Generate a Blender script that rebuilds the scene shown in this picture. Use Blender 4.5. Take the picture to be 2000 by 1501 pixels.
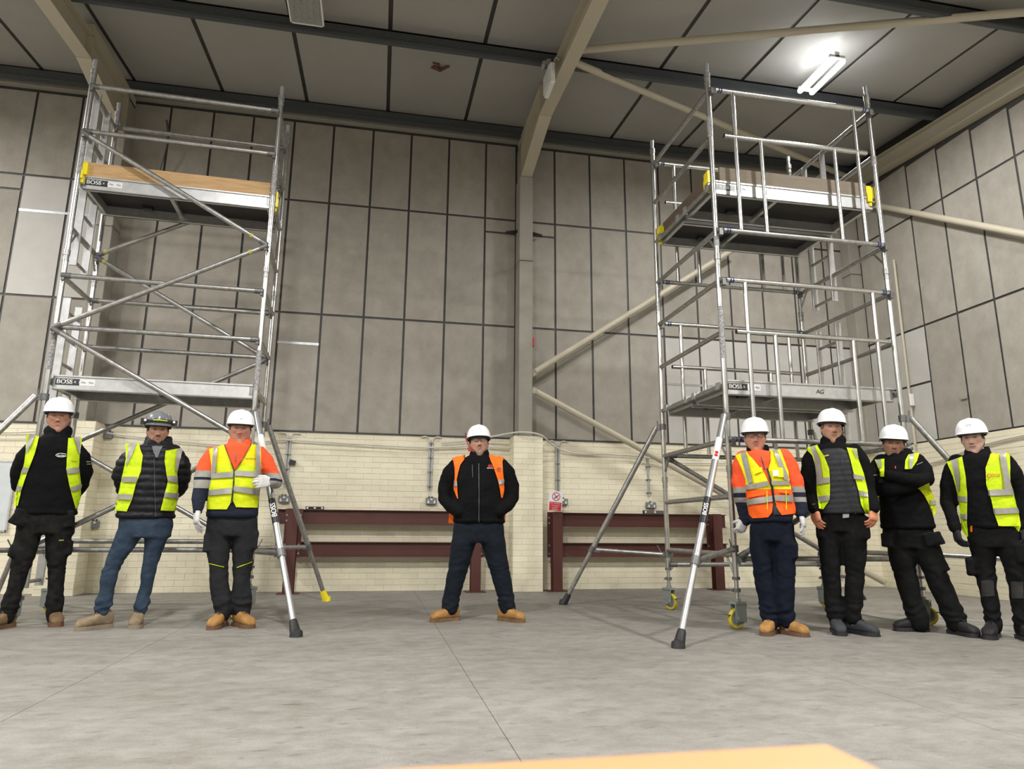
import bpy, bmesh, math, random
from mathutils import Vector, Matrix, noise
from mathutils.bvhtree import BVHTree
random.seed(7)
PI = math.pi
for o in list(bpy.data.objects): bpy.data.objects.remove(o)
scn = bpy.context.scene
COL = scn.collection

# ------------------------------------------------------------ camera
F_PX, PITCH, YAW, ROLL, HC = 1334.18, .2097, .1923, .0080, .8034
fwd = Vector((math.sin(YAW)*math.cos(PITCH), math.cos(YAW)*math.cos(PITCH), math.sin(PITCH)))
_r = Vector((math.cos(YAW), -math.sin(YAW), 0)); _u = _r.cross(fwd)
rt = math.cos(ROLL)*_r + math.sin(ROLL)*_u
up = rt.cross(fwd)
CAM = Vector((0, 0, HC))
cd = bpy.data.cameras.new('camera'); cam = bpy.data.objects.new('camera', cd); COL.objects.link(cam)
cd.sensor_width = 36; cd.lens = F_PX*36/2000; cd.sensor_fit = 'HORIZONTAL'; cd.clip_start = .02; cd.clip_end = 100
cam.matrix_world = Matrix(((rt.x, up.x, -fwd.x, 0), (rt.y, up.y, -fwd.y, 0), (rt.z, up.z, -fwd.z, HC), (0, 0, 0, 1)))
cd.dof.use_dof = True; cd.dof.focus_distance = 6.2; cd.dof.aperture_fstop = 14
scn.camera = cam

# ------------------------------------------------------------ world, light, exposure
w = bpy.data.worlds.new('world'); scn.world = w; w.use_nodes = True
w.node_tree.nodes['Background'].inputs[0].default_value = (.55, .6, .7, 1)
w.node_tree.nodes['Background'].inputs[1].default_value = .05
scn.view_settings.view_transform = 'Standard'; scn.view_settings.look = 'None'
scn.view_settings.gamma = 1; scn.view_settings.use_curve_mapping = False
scn.view_settings.exposure = 0.0
LAMP_W = 325.0
LAMP_COL = (1.0, .982, .96)

def ray(px, py):
    return fwd + rt*((px-1000)/F_PX) + up*((750.5-py)/F_PX)
def at(px, py, Y):
    d = ray(px, py); return CAM + d*(Y/d.y)

# ------------------------------------------------------------ materials
MATS = {}
def lin(c):
    return tuple((x/12.92 if x <= .04045 else ((x+.055)/1.055)**2.4) for x in [v/255 for v in c])
def mat(name, col, rough=.7, metal=0., var=0., vscale=8., col2=None, bump=0., bscale=60., spec=.5, zones=None, emis=0, alpha=1, aniso=None, rnd=0., attr=None, sheen=0, stretch=None):
    if name in MATS: return MATS[name]
    m = bpy.data.materials.new(name); m.use_nodes = True; nt = m.node_tree; N = nt.nodes; L = nt.links
    b = N['Principled BSDF']; b.inputs['Roughness'].default_value = rough; b.inputs['Metallic'].default_value = metal
    b.inputs['Specular IOR Level'].default_value = spec
    if sheen: b.inputs['Sheen Weight'].default_value = sheen
    b.inputs['Base Color'].default_value = (*col, 1)
    geo = N.new('ShaderNodeNewGeometry'); pos = geo.outputs['Position']
    if stretch:
        mp = N.new('ShaderNodeMapping'); mp.inputs['Scale'].default_value = stretch; L.new(pos, mp.inputs[0]); vpos = mp.outputs[0]
    else: vpos = pos
    out = None
    if zones:
        sx = N.new('ShaderNodeSeparateXYZ'); L.new(pos, sx.inputs[0])
        mr = N.new('ShaderNodeMapRange'); mr.inputs[1].default_value = 0; mr.inputs[2].default_value = 2; L.new(sx.outputs[2], mr.inputs[0])
        cr = N.new('ShaderNodeValToRGB'); cr.color_ramp.interpolation = 'CONSTANT'; e = cr.color_ramp.elements
        e[0].position = 0; e[0].color = (*zones[0][1], 1); e[1].position = zones[1][0]/2; e[1].color = (*zones[1][1], 1)
        for z, c in zones[2:]:
            q = e.new(z/2); q.color = (*c, 1)
        L.new(mr.outputs[0], cr.inputs[0]); out = cr.outputs[0]
    if attr:
        an = N.new('ShaderNodeAttribute'); an.attribute_name = attr; out = an.outputs['Color']
    if var:
        nz = N.new('ShaderNodeTexNoise'); nz.inputs['Scale'].default_value = vscale; nz.inputs['Detail'].default_value = 6; nz.inputs['Roughness'].default_value = .62
        L.new(vpos, nz.inputs['Vector'])
        mr = N.new('ShaderNodeMapRange'); mr.inputs[1].default_value = .3; mr.inputs[2].default_value = .7; L.new(nz.outputs[0], mr.inputs[0])
        mx = N.new('ShaderNodeMix'); mx.data_type = 'RGBA'
        if col2 is None:
            mx.blend_type = 'MULTIPLY'; mx.inputs['B'].default_value = (1-var, 1-var, 1-var, 1)
            if out: L.new(out, mx.inputs['A'])
            else: mx.inputs['A'].default_value = (*col, 1)
            L.new(mr.outputs[0], mx.inputs['Factor'])
        else:
            mx.inputs['B'].default_value = (*col2, 1)
            if out: L.new(out, mx.inputs['A'])
            else: mx.inputs['A'].default_value = (*col, 1)
            mu = N.new('ShaderNodeMath'); mu.operation = 'MULTIPLY'; mu.inputs[1].default_value = var; L.new(mr.outputs[0], mu.inputs[0]); L.new(mu.outputs[0], mx.inputs['Factor'])
        out = mx.outputs['Result']
    if rnd:
        oi = N.new('ShaderNodeObjectInfo'); mr = N.new('ShaderNodeMapRange'); mr.inputs[3].default_value = 1-rnd; mr.inputs[4].default_value = 1+rnd*.6
        L.new(oi.outputs['Random'], mr.inputs[0]); vm = N.new('ShaderNodeVectorMath'); vm.operation = 'SCALE'
        if out: L.new(out, vm.inputs[0])
        else: vm.inputs[0].default_value = col
        L.new(mr.outputs[0], vm.inputs['Scale']); out = vm.outputs[0]
    if out: L.new(out, b.inputs['Base Color'])
    if bump:
        nb = N.new('ShaderNodeTexNoise'); nb.inputs['Scale'].default_value = bscale; nb.inputs['Detail'].default_value = 4; L.new(vpos, nb.inputs['Vector'])
        bp = N.new('ShaderNodeBump'); bp.inputs['Strength'].default_value = 1; bp.inputs['Distance'].default_value = bump; L.new(nb.outputs[0], bp.inputs['Height']); L.new(bp.outputs[0], b.inputs['Normal'])
    if emis:
        b.inputs['Emission Color'].default_value = (*col, 1); b.inputs['Emission Strength'].default_value = emis
    if alpha < 1:
        b.inputs['Alpha'].default_value = alpha
    MATS[name] = m; return m

M_brick = mat('cream_brick_paint', (.775, .725, .56), .55, var=.5, vscale=2.6, col2=(.71, .65, .485), bump=.003, bscale=45, rnd=.05)
M_mortar = mat('cream_mortar_paint', (.68, .63, .48), .8, var=.3, vscale=9)
M_panel = mat('fibre_panel', (.292, .270, .230), .8, var=.8, vscale=5, col2=(.392, .366, .316), bump=.002, bscale=30, rnd=.06, stretch=(1, 1, .8))
M_white = mat('new_white_panel', (.52, .505, .47), .75, var=.12, vscale=3, rnd=.03)
M_gap = mat('dark_joint_bar', (.065, .063, .06), .55, metal=.3, var=.3)
M_galv = mat('galvanised', (.50, .52, .54), .4, metal=.75, var=.25, vscale=25)
M_ceil = mat('roof_panel', (.375, .365, .335), .85, var=.45, vscale=1.7, col2=(.31, .298, .268), bump=.0015, bscale=90, rnd=.06)
M_purlin = mat('dark_purlin_steel', (.060, .068, .073), .6, metal=.2, var=.6, vscale=60, col2=(.12, .13, .135))
M_cream = mat('cream_painted_steel', (.50, .455, .35), .5, var=.35, vscale=2.5, col2=(.42, .375, .285))
M_conc = mat('concrete_column', (.33, .315, .265), .85, var=.5, vscale=4, col2=(.25, .235, .20), bump=.003, bscale=25)
M_red = mat('red_oxide_steel', (.085, .022, .016), .5, var=.4, vscale=6, col2=(.055, .016, .013))
M_alu = mat('aluminium_tube', (.64, .64, .62), .27, metal=.93, var=.3, vscale=9)
M_alu2 = mat('matt_aluminium', (.60, .605, .60), .42, metal=.8, var=.22, vscale=14)
M_alud = mat('worn_aluminium', (.46, .455, .435), .40, metal=.85, var=.4, vscale=20)
M_alub = mat('bright_aluminium_strut', (.60, .61, .62), .33, metal=.85, var=.15, vscale=10)
M_cast = mat('grey_casting', (.20, .20, .195), .5, metal=.6, var=.4, vscale=50)
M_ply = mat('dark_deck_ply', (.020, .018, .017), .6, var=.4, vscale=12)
M_wood = mat('pine_board', (.56, .37, .18), .7, var=.9, vscale=7, col2=(.36, .21, .09), stretch=(.6, 4, 6), bump=.001)
M_woodg = mat('weathered_board', (.235, .195, .145), .75, var=.7, vscale=5, col2=(.16, .13, .095), stretch=(.6, 5, 9), bump=.001)
M_yel = mat('yellow_plastic', (.80, .66, .015), .4)
M_ochre = mat('ochre_sticker', (.42, .38, .06), .5)
M_blk = mat('black_rubber', (.016, .016, .017), .55, bump=.002, bscale=80)
M_blkp = mat('black_plastic', (.02, .02, .022), .35)
M_blue = mat('navy_plastic', (.02, .035, .13), .4)
M_grey = mat('grey_metalclad', (.20, .21, .215), .45, metal=.3)
M_castor = mat('castor_grey', (.27, .30, .285), .45, metal=.3, var=.2)
M_wht = mat('white_plastic', (.75, .75, .73), .35)
M_cable = mat('white_cable', (.60, .58, .52), .5)
M_signr = mat('sign_red', (.55, .02, .03), .45)
M_text = mat('white_lettering', (.85, .85, .83), .5)
M_textk = mat('black_lettering', (.02, .02, .02), .5)
M_textr = mat('red_lettering', (.6, .03, .03), .5)
M_textb = mat('navy_lettering', (.03, .05, .2), .5)
M_lab = mat('white_label', (.72, .72, .72), .4)
M_tube = mat('lit_tube', (.93, .96, 1.0), emis=28)
M_tubeoff = mat('unlit_tube', (.62, .62, .60), .4)
M_diff = mat('prismatic_diffuser', (.33, .33, .31), .35, var=.3, vscale=30)
M_brown = mat('broken_brown', (.13, .045, .03), .8)
M_board = mat('whiteboard_face', (.60, .64, .66), .25, var=.1)
M_table = mat('varnished_pine', (.50, .275, .125), .5, var=.5, vscale=4, col2=(.42, .21, .085), stretch=(2, 9, 9))

def concrete_floor():
    m = bpy.data.materials.new('concrete_floor'); m.use_nodes = True; N = m.node_tree.nodes; L = m.node_tree.links; b = N['Principled BSDF']
    g = N.new('ShaderNodeNewGeometry'); mp = N.new('ShaderNodeMapping'); mp.inputs['Scale'].default_value = (1, 1.5, 1); L.new(g.outputs['Position'], mp.inputs[0])
    def nz(s, d=6, r=.6, dist=0, vec=mp.outputs[0]):
        n = N.new('ShaderNodeTexNoise'); n.inputs['Scale'].default_value = s; n.inputs['Detail'].default_value = d; n.inputs['Roughness'].default_value = r; n.inputs['Distortion'].default_value = dist; L.new(vec, n.inputs['Vector']); return n.outputs[0]
    def ramp(v, a, b_, ca, cb):
        c = N.new('ShaderNodeValToRGB'); e = c.color_ramp.elements; e[0].position = a; e[1].position = b_; e[0].color = (*ca, 1); e[1].color = (*cb, 1); L.new(v, c.inputs[0]); return c.outputs[0]
    def mix(a, b_, f, mode='MIX'):
        x = N.new('ShaderNodeMix'); x.data_type = 'RGBA'; x.blend_type = mode
        L.new(a, x.inputs['A']); L.new(b_, x.inputs['B'])
        if isinstance(f, float): x.inputs['Factor'].default_value = f
        else: L.new(f, x.inputs['Factor'])
        return x.outputs['Result']
    base = ramp(nz(.55, 5), .35, .68, (.215, .202, .178), (.275, .265, .243))
    med = ramp(nz(5.5, 9, .72, .3), .36, .60, (.80, .785, .76), (1.05, 1.05, 1.05))
    fine = ramp(nz(120, 3, .75), .32, .68, (.78, .78, .78), (1.14, 1.14, 1.15))
    c = mix(base, med, 1., 'MULTIPLY'); c = mix(c, fine, 1., 'MULTIPLY')
    mp2 = N.new('ShaderNodeMapping'); mp2.inputs['Scale'].default_value = (7, 22, 1); L.new(g.outputs['Position'], mp2.inputs[0])
    spot = ramp(nz(1, 6, .6, .4, mp2.outputs[0]), .60, .70, (1, 1, 1), (.62, .58, .52))
    c = mix(c, spot, .8, 'MULTIPLY')
    L.new(c, b.inputs['Base Color'])
    rr = ramp(nz(6, 5), .35, .7, (.50,)*3, (.8,)*3); L.new(rr, b.inputs['Roughness']); b.inputs['Specular IOR Level'].default_value = .4
    bp = N.new('ShaderNodeBump'); bp.inputs['Distance'].default_value = .002; L.new(nz(55, 5), bp.inputs['Height']); L.new(bp.outputs[0], b.inputs['Normal'])
    return m
M_floor = concrete_floor()

# ------------------------------------------------------------ mesh helpers
class MB:
    def __init__(s): s.v = []; s.f = []; s.mi = []; s.cur = 0
    def add(s, vs, fs):
        o = len(s.v); s.v += [Vector(p) for p in vs]; s.f += [tuple(i+o for i in f) for f in fs]; s.mi += [s.cur]*len(fs); return s
    def box(s, x0, y0, z0, x1, y1, z1, c=0.):
        if c:
            bm = bmesh.new(); bmesh.ops.create_cube(bm, size=1)
            for v in bm.verts: v.co = Vector(((x0+x1)/2+v.co.x*(x1-x0), (y0+y1)/2+v.co.y*(y1-y0), (z0+z1)/2+v.co.z*(z1-z0)))
            bmesh.ops.bevel(bm, geom=bm.edges[:], offset=c, segments=1, affect='EDGES'); s.bm(bm); bm.free(); return s
        return s.add([(x0, y0, z0), (x1, y0, z0), (x1, y1, z0), (x0, y1, z0), (x0, y0, z1), (x1, y0, z1), (x1, y1, z1), (x0, y1, z1)],
                     [(0, 3, 2, 1), (4, 5, 6, 7), (0, 1, 5, 4), (1, 2, 6, 5), (2, 3, 7, 6), (3, 0, 4, 7)])
    def bm(s, bm):
        bm.verts.ensure_lookup_table(); bm.verts.index_update()
        return s.add([v.co.copy() for v in bm.verts], [tuple(v.index for v in f.verts) for f in bm.faces])
    def obox(s, c, ax, ay, az):
        c, ax, ay, az = map(Vector, (c, ax, ay, az)); P = []
        for k in (-1, 1):
            for i, j in ((-1, -1), (1, -1), (1, 1), (-1, 1)): P.append(c+ax*i+ay*j+az*k)
        return s.add(P, [(0, 3, 2, 1), (4, 5, 6, 7), (0, 1, 5, 4), (1, 2, 6, 5), (2, 3, 7, 6), (3, 0, 4, 7)])
    def bar(s, p, q, wx, wy, ref=(0, 0, 1)):
        p, q = Vector(p), Vector(q); d = (q-p); l = d.length; d.normalize(); r = Vector(ref)
        if abs(d.dot(r)) > .98: r = Vector((0, 1, 0))
        a = d.cross(r).normalized(); b = a.cross(d)
        return s.obox((p+q)/2, a*wx/2, b*wy/2, d*l/2)
    def loft(s, pts, n=14, caps=True, round_=False):
        """pts: (pos, rx[, ry]) in order; parallel frames."""
        P = [Vector(a[0]) for a in pts]; rx = [a[1] for a in pts]; ry = [(a[2] if len(a) > 2 else a[1]) for a in pts]
        rings = []; t0 = (P[1]-P[0]).normalized(); ref = Vector((0, 0, 1)) if abs(t0.z) < .9 else Vector((1, 0, 0))
        a = t0.cross(ref).normalized()
        if round_:
            k = []
            for j in (0, 1, 2): 
                ang = (PI/2)*(j/3); k.append((P[0]-t0*rx[0]*math.cos(ang), rx[0]*max(math.sin(ang), .02), ry[0]*max(math.sin(ang), .02)))
            te = (P[-1]-P[-2]).normalized(); e = []
            for j in (2, 1, 0):
                ang = (PI/2)*(j/3); e.append((P[-1]+te*rx[-1]*math.cos(ang), rx[-1]*max(math.sin(ang), .02), ry[-1]*max(math.sin(ang), .02)))
            P = [x[0] for x in k]+P+[x[0] for x in e]; rx = [x[1] for x in k]+rx+[x[1] for x in e]; ry = [x[2] for x in k]+ry+[x[2] for x in e]
        V = []; m = len(P)
        for i in range(m):
            if i == 0: t = P[1]-P[0]
            elif i == m-1: t = P[-1]-P[-2]
            else: t = (P[i+1]-P[i]).normalized()+(P[i]-P[i-1]).normalized()
            t.normalize(); a = (a-t*a.dot(t)).normalized(); b = t.cross(a)
            for j in range(n):
                th = 2*PI*j/n; V.append(P[i]+a*math.cos(th)*rx[i]+b*math.sin(th)*ry[i])
        Fs = [(i*n+j, i*n+(j+1) % n, (i+1)*n+(j+1) % n, (i+1)*n+j) for i in range(m-1) for j in range(n)]
        if caps: Fs += [tuple(reversed(range(n))), tuple((m-1)*n+j for j in range(n))]
        return s.add(V, Fs)
    def tube(s, p, q, r, n=12): return s.loft([(p, r), (q, r)], n)
    def path(s, P, r, n=8): return s.loft([(p, r) for p in P], n)
    def lathe(s, prof, c=(0, 0, 0), n=24, sx=1, sy=1, M=None):
        c = Vector(c); V = []
        for r, z in prof:
            for j in range(n):
                p = Vector((math.cos(2*PI*j/n)*r*sx, math.sin(2*PI*j/n)*r*sy, z)); V.append((M @ p if M else p)+c)
        m = len(prof)
        Fs = [(i*n+j, i*n+(j+1) % n, (i+1)*n+(j+1) % n, (i+1)*n+j) for i in range(m-1) for j in range(n)]
        Fs += [tuple(reversed(range(n))), tuple((m-1)*n+j for j in range(n))]
        return s.add(V, Fs)
    def prism(s, pts, z0, z1):
        n = len(pts)
        return s.add([(x, y, z0) for x, y in pts]+[(x, y, z1) for x, y in pts], [tuple(reversed(range(n))), tuple(range(n, 2*n))]+[(i, (i+1) % n, n+(i+1) % n, n+i) for i in range(n)])
    def ball(s, c, rx, ry, rz, n=14, m=10, M=None):
        return s.lathe([(max(.02, math.sin(PI*i/m)), -math.cos(PI*i/m)) for i in range(m+1)], c, n, 1, 1, (M or Matrix.Identity(3)) @ Matrix.Diagonal((rx, ry, rz)))
    def mesh(s, name, off=(0, 0, 0)):
        me = bpy.data.meshes.new(name); off = Vector(off); me.from_pydata([p-off for p in s.v], [], s.f); return me
    def build(s, name, m, parent=None, off=(0, 0, 0), smooth=True, loc=None):
        me = s.mesh(name, off); ms = m if isinstance(m, (list, tuple)) else [m]
        for x in ms: me.materials.append(x)
        if len(ms) > 1: me.polygons.foreach_set('material_index', s.mi)
        finish(me, smooth); return link(name, me, parent, loc)
def finish(me, smooth=True):
    bm = bmesh.new(); bm.from_mesh(me); bmesh.ops.recalc_face_normals(bm, faces=bm.faces[:])
    if smooth:
        for f in bm.faces: f.smooth = True
        for e in bm.edges:
            if len(e.link_faces) == 2 and e.calc_face_angle(0) > .7: e.smooth = False
    bm.to_mesh(me); bm.free()
def link(name, me, parent=None, loc=None):
    o = bpy.data.objects.new(name, me); COL.objects.link(o)
    if parent: o.parent = parent
    if loc is not None: o.location = loc
    return o
def empty(name, loc, rz=0):
    o = bpy.data.objects.new(name, None); COL.objects.link(o); o.location = loc; o.rotation_euler = (0, 0, rz); o.empty_display_size = .1; return o
def tag(o, label, cat, group=None, kind=None):
    o['label'] = label; o['category'] = cat
    if group: o['group'] = group
    if kind: o['kind'] = kind
    return o
def struct(o, label=None, cat=None):
    o['kind'] = 'structure'
    if label: o['label'] = label
    if cat: o['category'] = cat
    return o
def text_mesh(s, size=1.):
    c = bpy.data.curves.new('t', 'FONT'); c.body = s; c.size = size; c.align_x = 'CENTER'; c.align_y = 'CENTER'; c.resolution_u = 3; c.space_line = 1.0
    o = bpy.data.objects.new('t', c); COL.objects.link(o); dg = bpy.context.evaluated_depsgraph_get(); me = bpy.data.meshes.new_from_object(o.evaluated_get(dg))
    V = [v.co.copy() for v in me.vertices]; Fs = [tuple(p.vertices) for p in me.polygons]; bpy.data.objects.remove(o); bpy.data.curves.remove(c); bpy.data.meshes.remove(me)
    return V, Fs
def lettering(s, size, c, ex, ey, m, parent, off=(0, 0, 0), name='lettering', bold=0.):
    """flat print: ex reading direction, ey up, placed at c"""
    V, Fs = text_mesh(s, size); mb = MB(); ex, ey, c = Vector(ex).normalized(), Vector(ey).normalized(), Vector(c)
    mb.add([c+ex*v.x+ey*v.y for v in V], Fs)
    if bold: mb.add([c+ex*(v.x+bold)+ey*v.y for v in V], Fs)
    me = mb.mesh(name, off); me.materials.append(m); return link(name, me, parent)
#@@BUILD
# ============================================================ THE HALL
D, W = 9.554, 7.675            # long wall plane Y, gable wall plane X
XL, YB = -9.3, -7.0            # far left wall, wall behind the photographer
Z3, Z2, Z1, ZT = 2.075, 3.745, 5.44, 6.76
def roof(y): return 6.93 + .09*(y-D)

# ---- floor: slabs with recessed joints
fl = MB().box(XL-.2, YB-.2, -.2, W+.2, D+.25, -.0045).build('floor', M_gap, smooth=False); struct(fl)
xs = [XL-.1]+[.55+2.05*k for k in range(-4, 4)]+[W+.1]
ys = [YB-.1, -2.2, D+.1]
for i in range(len(xs)-1):
    for j in range(len(ys)-1):
        g = .0016
        MB().box(xs[i]+g, ys[j]+g, -.004, xs[i+1]-g, ys[j+1]-g, 0).build('floor_slab', M_floor, fl, smooth=False)

# ---- brick units
CH = Z3/27.
def brick_mesh(L, name='brick'):
    c = .0026; h = CH/2-.0011; l = L/2-.0006; d = .0052
    V = [(-l, 0, -h), (l, 0, -h), (l, 0, h), (-l, 0, h), (-l, -d+c, -h), (l, -d+c, -h), (l, -d+c, h), (-l, -d+c, h), (-l+c, -d, -h+c), (l-c, -d, -h+c), (l-c, -d, h-c), (-l+c, -d, h-c)]
    Fs = [(8, 9, 10, 11)]+[(4+i, 4+(i+1) % 4, 8+(i+1) % 4, 8+i) for i in range(4)]+[(i, (i+1) % 4, 4+(i+1) % 4, 4+i) for i in range(4)]
    return V, Fs
BM = {}
def brick_me(L):
    k = round(L, 3)
    if k not in BM:
        V, Fs = brick_mesh(k); me = bpy.data.meshes.new('brick'); me.from_pydata(V, [], Fs); me.materials.append(M_brick); BM[k] = me
    return BM[k]
def brick_run(parent, x0, x1, place, individual, zc=27, stuffname='brick_field'):
    """place(s) -> (world pos, rotz); s runs from x0 to x1 along the wall"""
    st = MB(); n = 0
    for k in range(zc):
        z = (k+.5)*CH; s = x0 - (.1125 if k % 2 else 0)
        while s < x1-.01:
            a, b = max(s, x0), min(s+.225, x1); s += .225
            if b-a < .03: continue
            L = b-a; c = (a+b)/2; pos, rz = place(c); jit = random.uniform(-.0015, .0015)
            d = Vector((math.sin(rz), -math.cos(rz), 0)); pos = Vector((pos[0], pos[1], z))+d*jit
            if individual(c, z) and n < 300:
                o = link('brick', brick_me(L), parent, pos); o.rotation_euler = (0, 0, rz+random.uniform(-.003, .003)); n += 1
            else:
                V, Fs = brick_mesh(L); R = Matrix.Rotation(rz, 3, 'Z'); st.add([R @ Vector(v)+pos for v in V], Fs)
    if st.v:
        o = st.build(stuffname, M_brick, parent, smooth=False); o['kind'] = 'stuff'
    return n
def panel(parent, p0, p1, axis, m, th=.012, name='wall_panel'):
    """thin board between two corners, axis 'x' lies along X on the long wall, 'y' on the gable"""
    if axis == 'x': b = MB().box(p0[0], D-th, p0[1], p1[0], D-.001, p1[1], .002)
    else: b = MB().box(W-th, p0[0], p0[1], W-.001, p1[0], p1[1], .002)
    return b.build(name, m, parent, smooth=False)

# ---- long wall
wb = MB().box(XL, D, Z3, W+.2, D+.2, 7.1).box(XL, D+.001, -.2, W+.2, D+.2, Z3).build('wall_back', M_gap, smooth=False); struct(wb)
MB().box(XL, D-.0005, 0, W, D+.002, Z3).build('mortar_bed', M_mortar, wb, smooth=False)
brick_run(wb, XL, W, lambda s: ((s, D-.0005), 0), lambda s, z: -.95 < s < 1.85 and z > 0)
MB().box(XL, D-.02, Z3-.002, W, D+.001, Z3+.02).build('sill_strip', M_gap, wb, smooth=False)
seams = [XL, -8.35, -7.77, -7.2, -6.62, -6.05, -5.47, -4.87, -4.29, -3.72, -3.145, -2.57, -2.02, -1.447, -.88, -.301, .27, .845, 1.42, 1.90, 2.0, 2.10, 2.515, 3.09, 3.675, 4.25, 4.83, 5.41, 5.98, 6.56, 7.13, W]
G = .015
for i in range(len(seams)-1):
    a, b = seams[i]+G, seams[i+1]-G
    if b-a < .15: continue
    rows = [Z3+.004, Z2, Z1, ZT-.06]
    near = abs((a+b)/2-2.0) < .45 or abs((a+b)/2+3.72) < .9 and False
    for j in range(3):
        z0, z1 = rows[j]+G, rows[j+1]-G
        mm = M_panel
        if j == 0 and a > 4.1: mm = M_white
        if j == 1 and -4.95 < a and b < -3.6: mm = M_white
        cuts = [z0, z1]
        if j == 1 and (1.40 < a < 1.95 or 2.0 < a < 2.3 or -5.6 < a < -4.9): cuts = [z0, 5.22, z1]
        if j == 0 and a > 4.1: cuts = [z0, 3.0, z1]
        if j == 1 and -4.95 < a and b < -3.6: cuts = [z0, 4.93, z1]
        if j == 0 and -1.46 < a < -1.3: cuts = [z0, 3.31, z1]
        for q in range(len(cuts)-1):
            lo, hi = cuts[q]+(G if q else 0), cuts[q+1]-(G if q < len(cuts)-2 else 0)
            panel(wb, (a, lo), (b, hi), 'x', mm)
def strip(parent, x0, x1, z, m=M_galv, h=.035):
    MB().box(x0, D-.016, z-h/2, x1, D-.002, z+h/2).build('joint_strip', m, parent, smooth=False)
strip(wb, 4.26, W-.2, 3.0); strip(wb, -4.86, -3.7, 4.93); strip(wb, -1.44, -.89, 3.31)
# eaves ledge
MB().box(XL, D-.10, ZT-.03, W, D, ZT+.09, .004).build('trim_1', M_conc, smooth=False)
struct(bpy.data.objects['trim_1'], 'pale ledge along the top of the long panelled wall', 'ledge')

# ---- gable wall (right)
wr = MB().box(W, YB, Z3, W+.2, D, 7.1).box(W+.001, YB, -.2, W+.2, D, Z3).build('wall_right', M_gap, smooth=False); struct(wr)
MB().box(W-.0005, YB, 0, W+.002, D, Z3).build('mortar_bed', M_mortar, wr, smooth=False)
brick_run(wr, -D, -YB, lambda s: ((W-.0005, -s), PI/2*-1+PI if False else -PI/2), lambda s, z: s < -6.35)
gy = [D, 9.32, 8.75, 8.17, 7.59, 7.01, 6.44]
while gy[-1] > YB: gy.append(gy[-1]-.575)
for i in range(len(gy)-1):
    b, a = gy[i]-G, max(gy[i+1]+G, YB)
    if b-a < .1: continue
    top = roof(a)-.5
    rows = [Z3+.004, Z2, Z1, top]
    for j in range(3):
        mm = M_white if (j == 0 and a > 8.1) else M_panel
        cuts = [rows[j]+G, rows[j+1]-G]
        if mm is M_white: cuts = [cuts[0], 2.92, cuts[1]]
        if cuts[-1]-cuts[0] < .05: continue
        for q in range(len(cuts)-1):
            panel(wr, (a, cuts[q]+(G if q else 0)), (b, cuts[q+1]-(G if q < len(cuts)-2 else 0)), 'y', mm)
# ---- left wall and wall behind the photographer, plain panels
wl = MB().box(XL-.2, YB, 0, XL, D, 7.1).build('wall_left', M_panel, smooth=False); struct(wl)
wf = MB().box(XL-.2, YB-.2, 0, W+.2, YB, 7.1).build('wall_front', M_panel, smooth=False); struct(wf)

# ---- roof lining: one sloping ceiling, panels between dark joints
def slab(x0, x1, y0, y1, t0, t1):
    b = MB(); V = []
    for t in (t0, t1):
        for x, y in ((x0, y0), (x1, y0), (x1, y1), (x0, y1)): V.append((x, y, roof(y)+t))
    b.add(V, [(0, 3, 2, 1), (4, 5, 6, 7), (0, 1, 5, 4), (1, 2, 6, 5), (2, 3, 7, 6), (3, 0, 4, 7)]); return b
ce = slab(XL-.2, W+.2, YB-.2, D+.2, .012, .1).build('ceiling', M_gap, smooth=False); struct(ce)
PY = [9.33, 7.40, 5.52, 3.64, 1.76, -.12, -2.0, -3.88, -5.76]
cx = [XL]+[-8.26+1.165*i for i in range(14)]; cx[-1] = min(cx[-1], W); cx = [x for x in cx if x < W]+[W]
ry = [D]+PY[1:]+[YB]
for i in range(len(cx)-1):
    for j in range(len(ry)-1):
        slab(cx[i]+.026, cx[i+1]-.026, ry[j+1]+.02, ry[j]-.02, 0, .02).build('ceiling_panel', M_ceil, ce, smooth=False)
for k, y in enumerate(PY):
    z = roof(y)
    b = MB().box(XL, y-.006, z-.20, W-.01, y+.006, z-.004).box(XL, y-.06, z-.205, W-.01, y+.006, z-.193).box(XL, y-.006, z-.016, W-.01, y+.06, z-.004)
    b.box(XL, y-.066, z-.205, W-.01, y-.056, z-.175)
    o = b.build('roof_purlin', M_purlin, smooth=False); struct(o, 'dark steel roof purlin, number %d counting out from the long wall' % (k+1), 'purlin')
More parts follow.
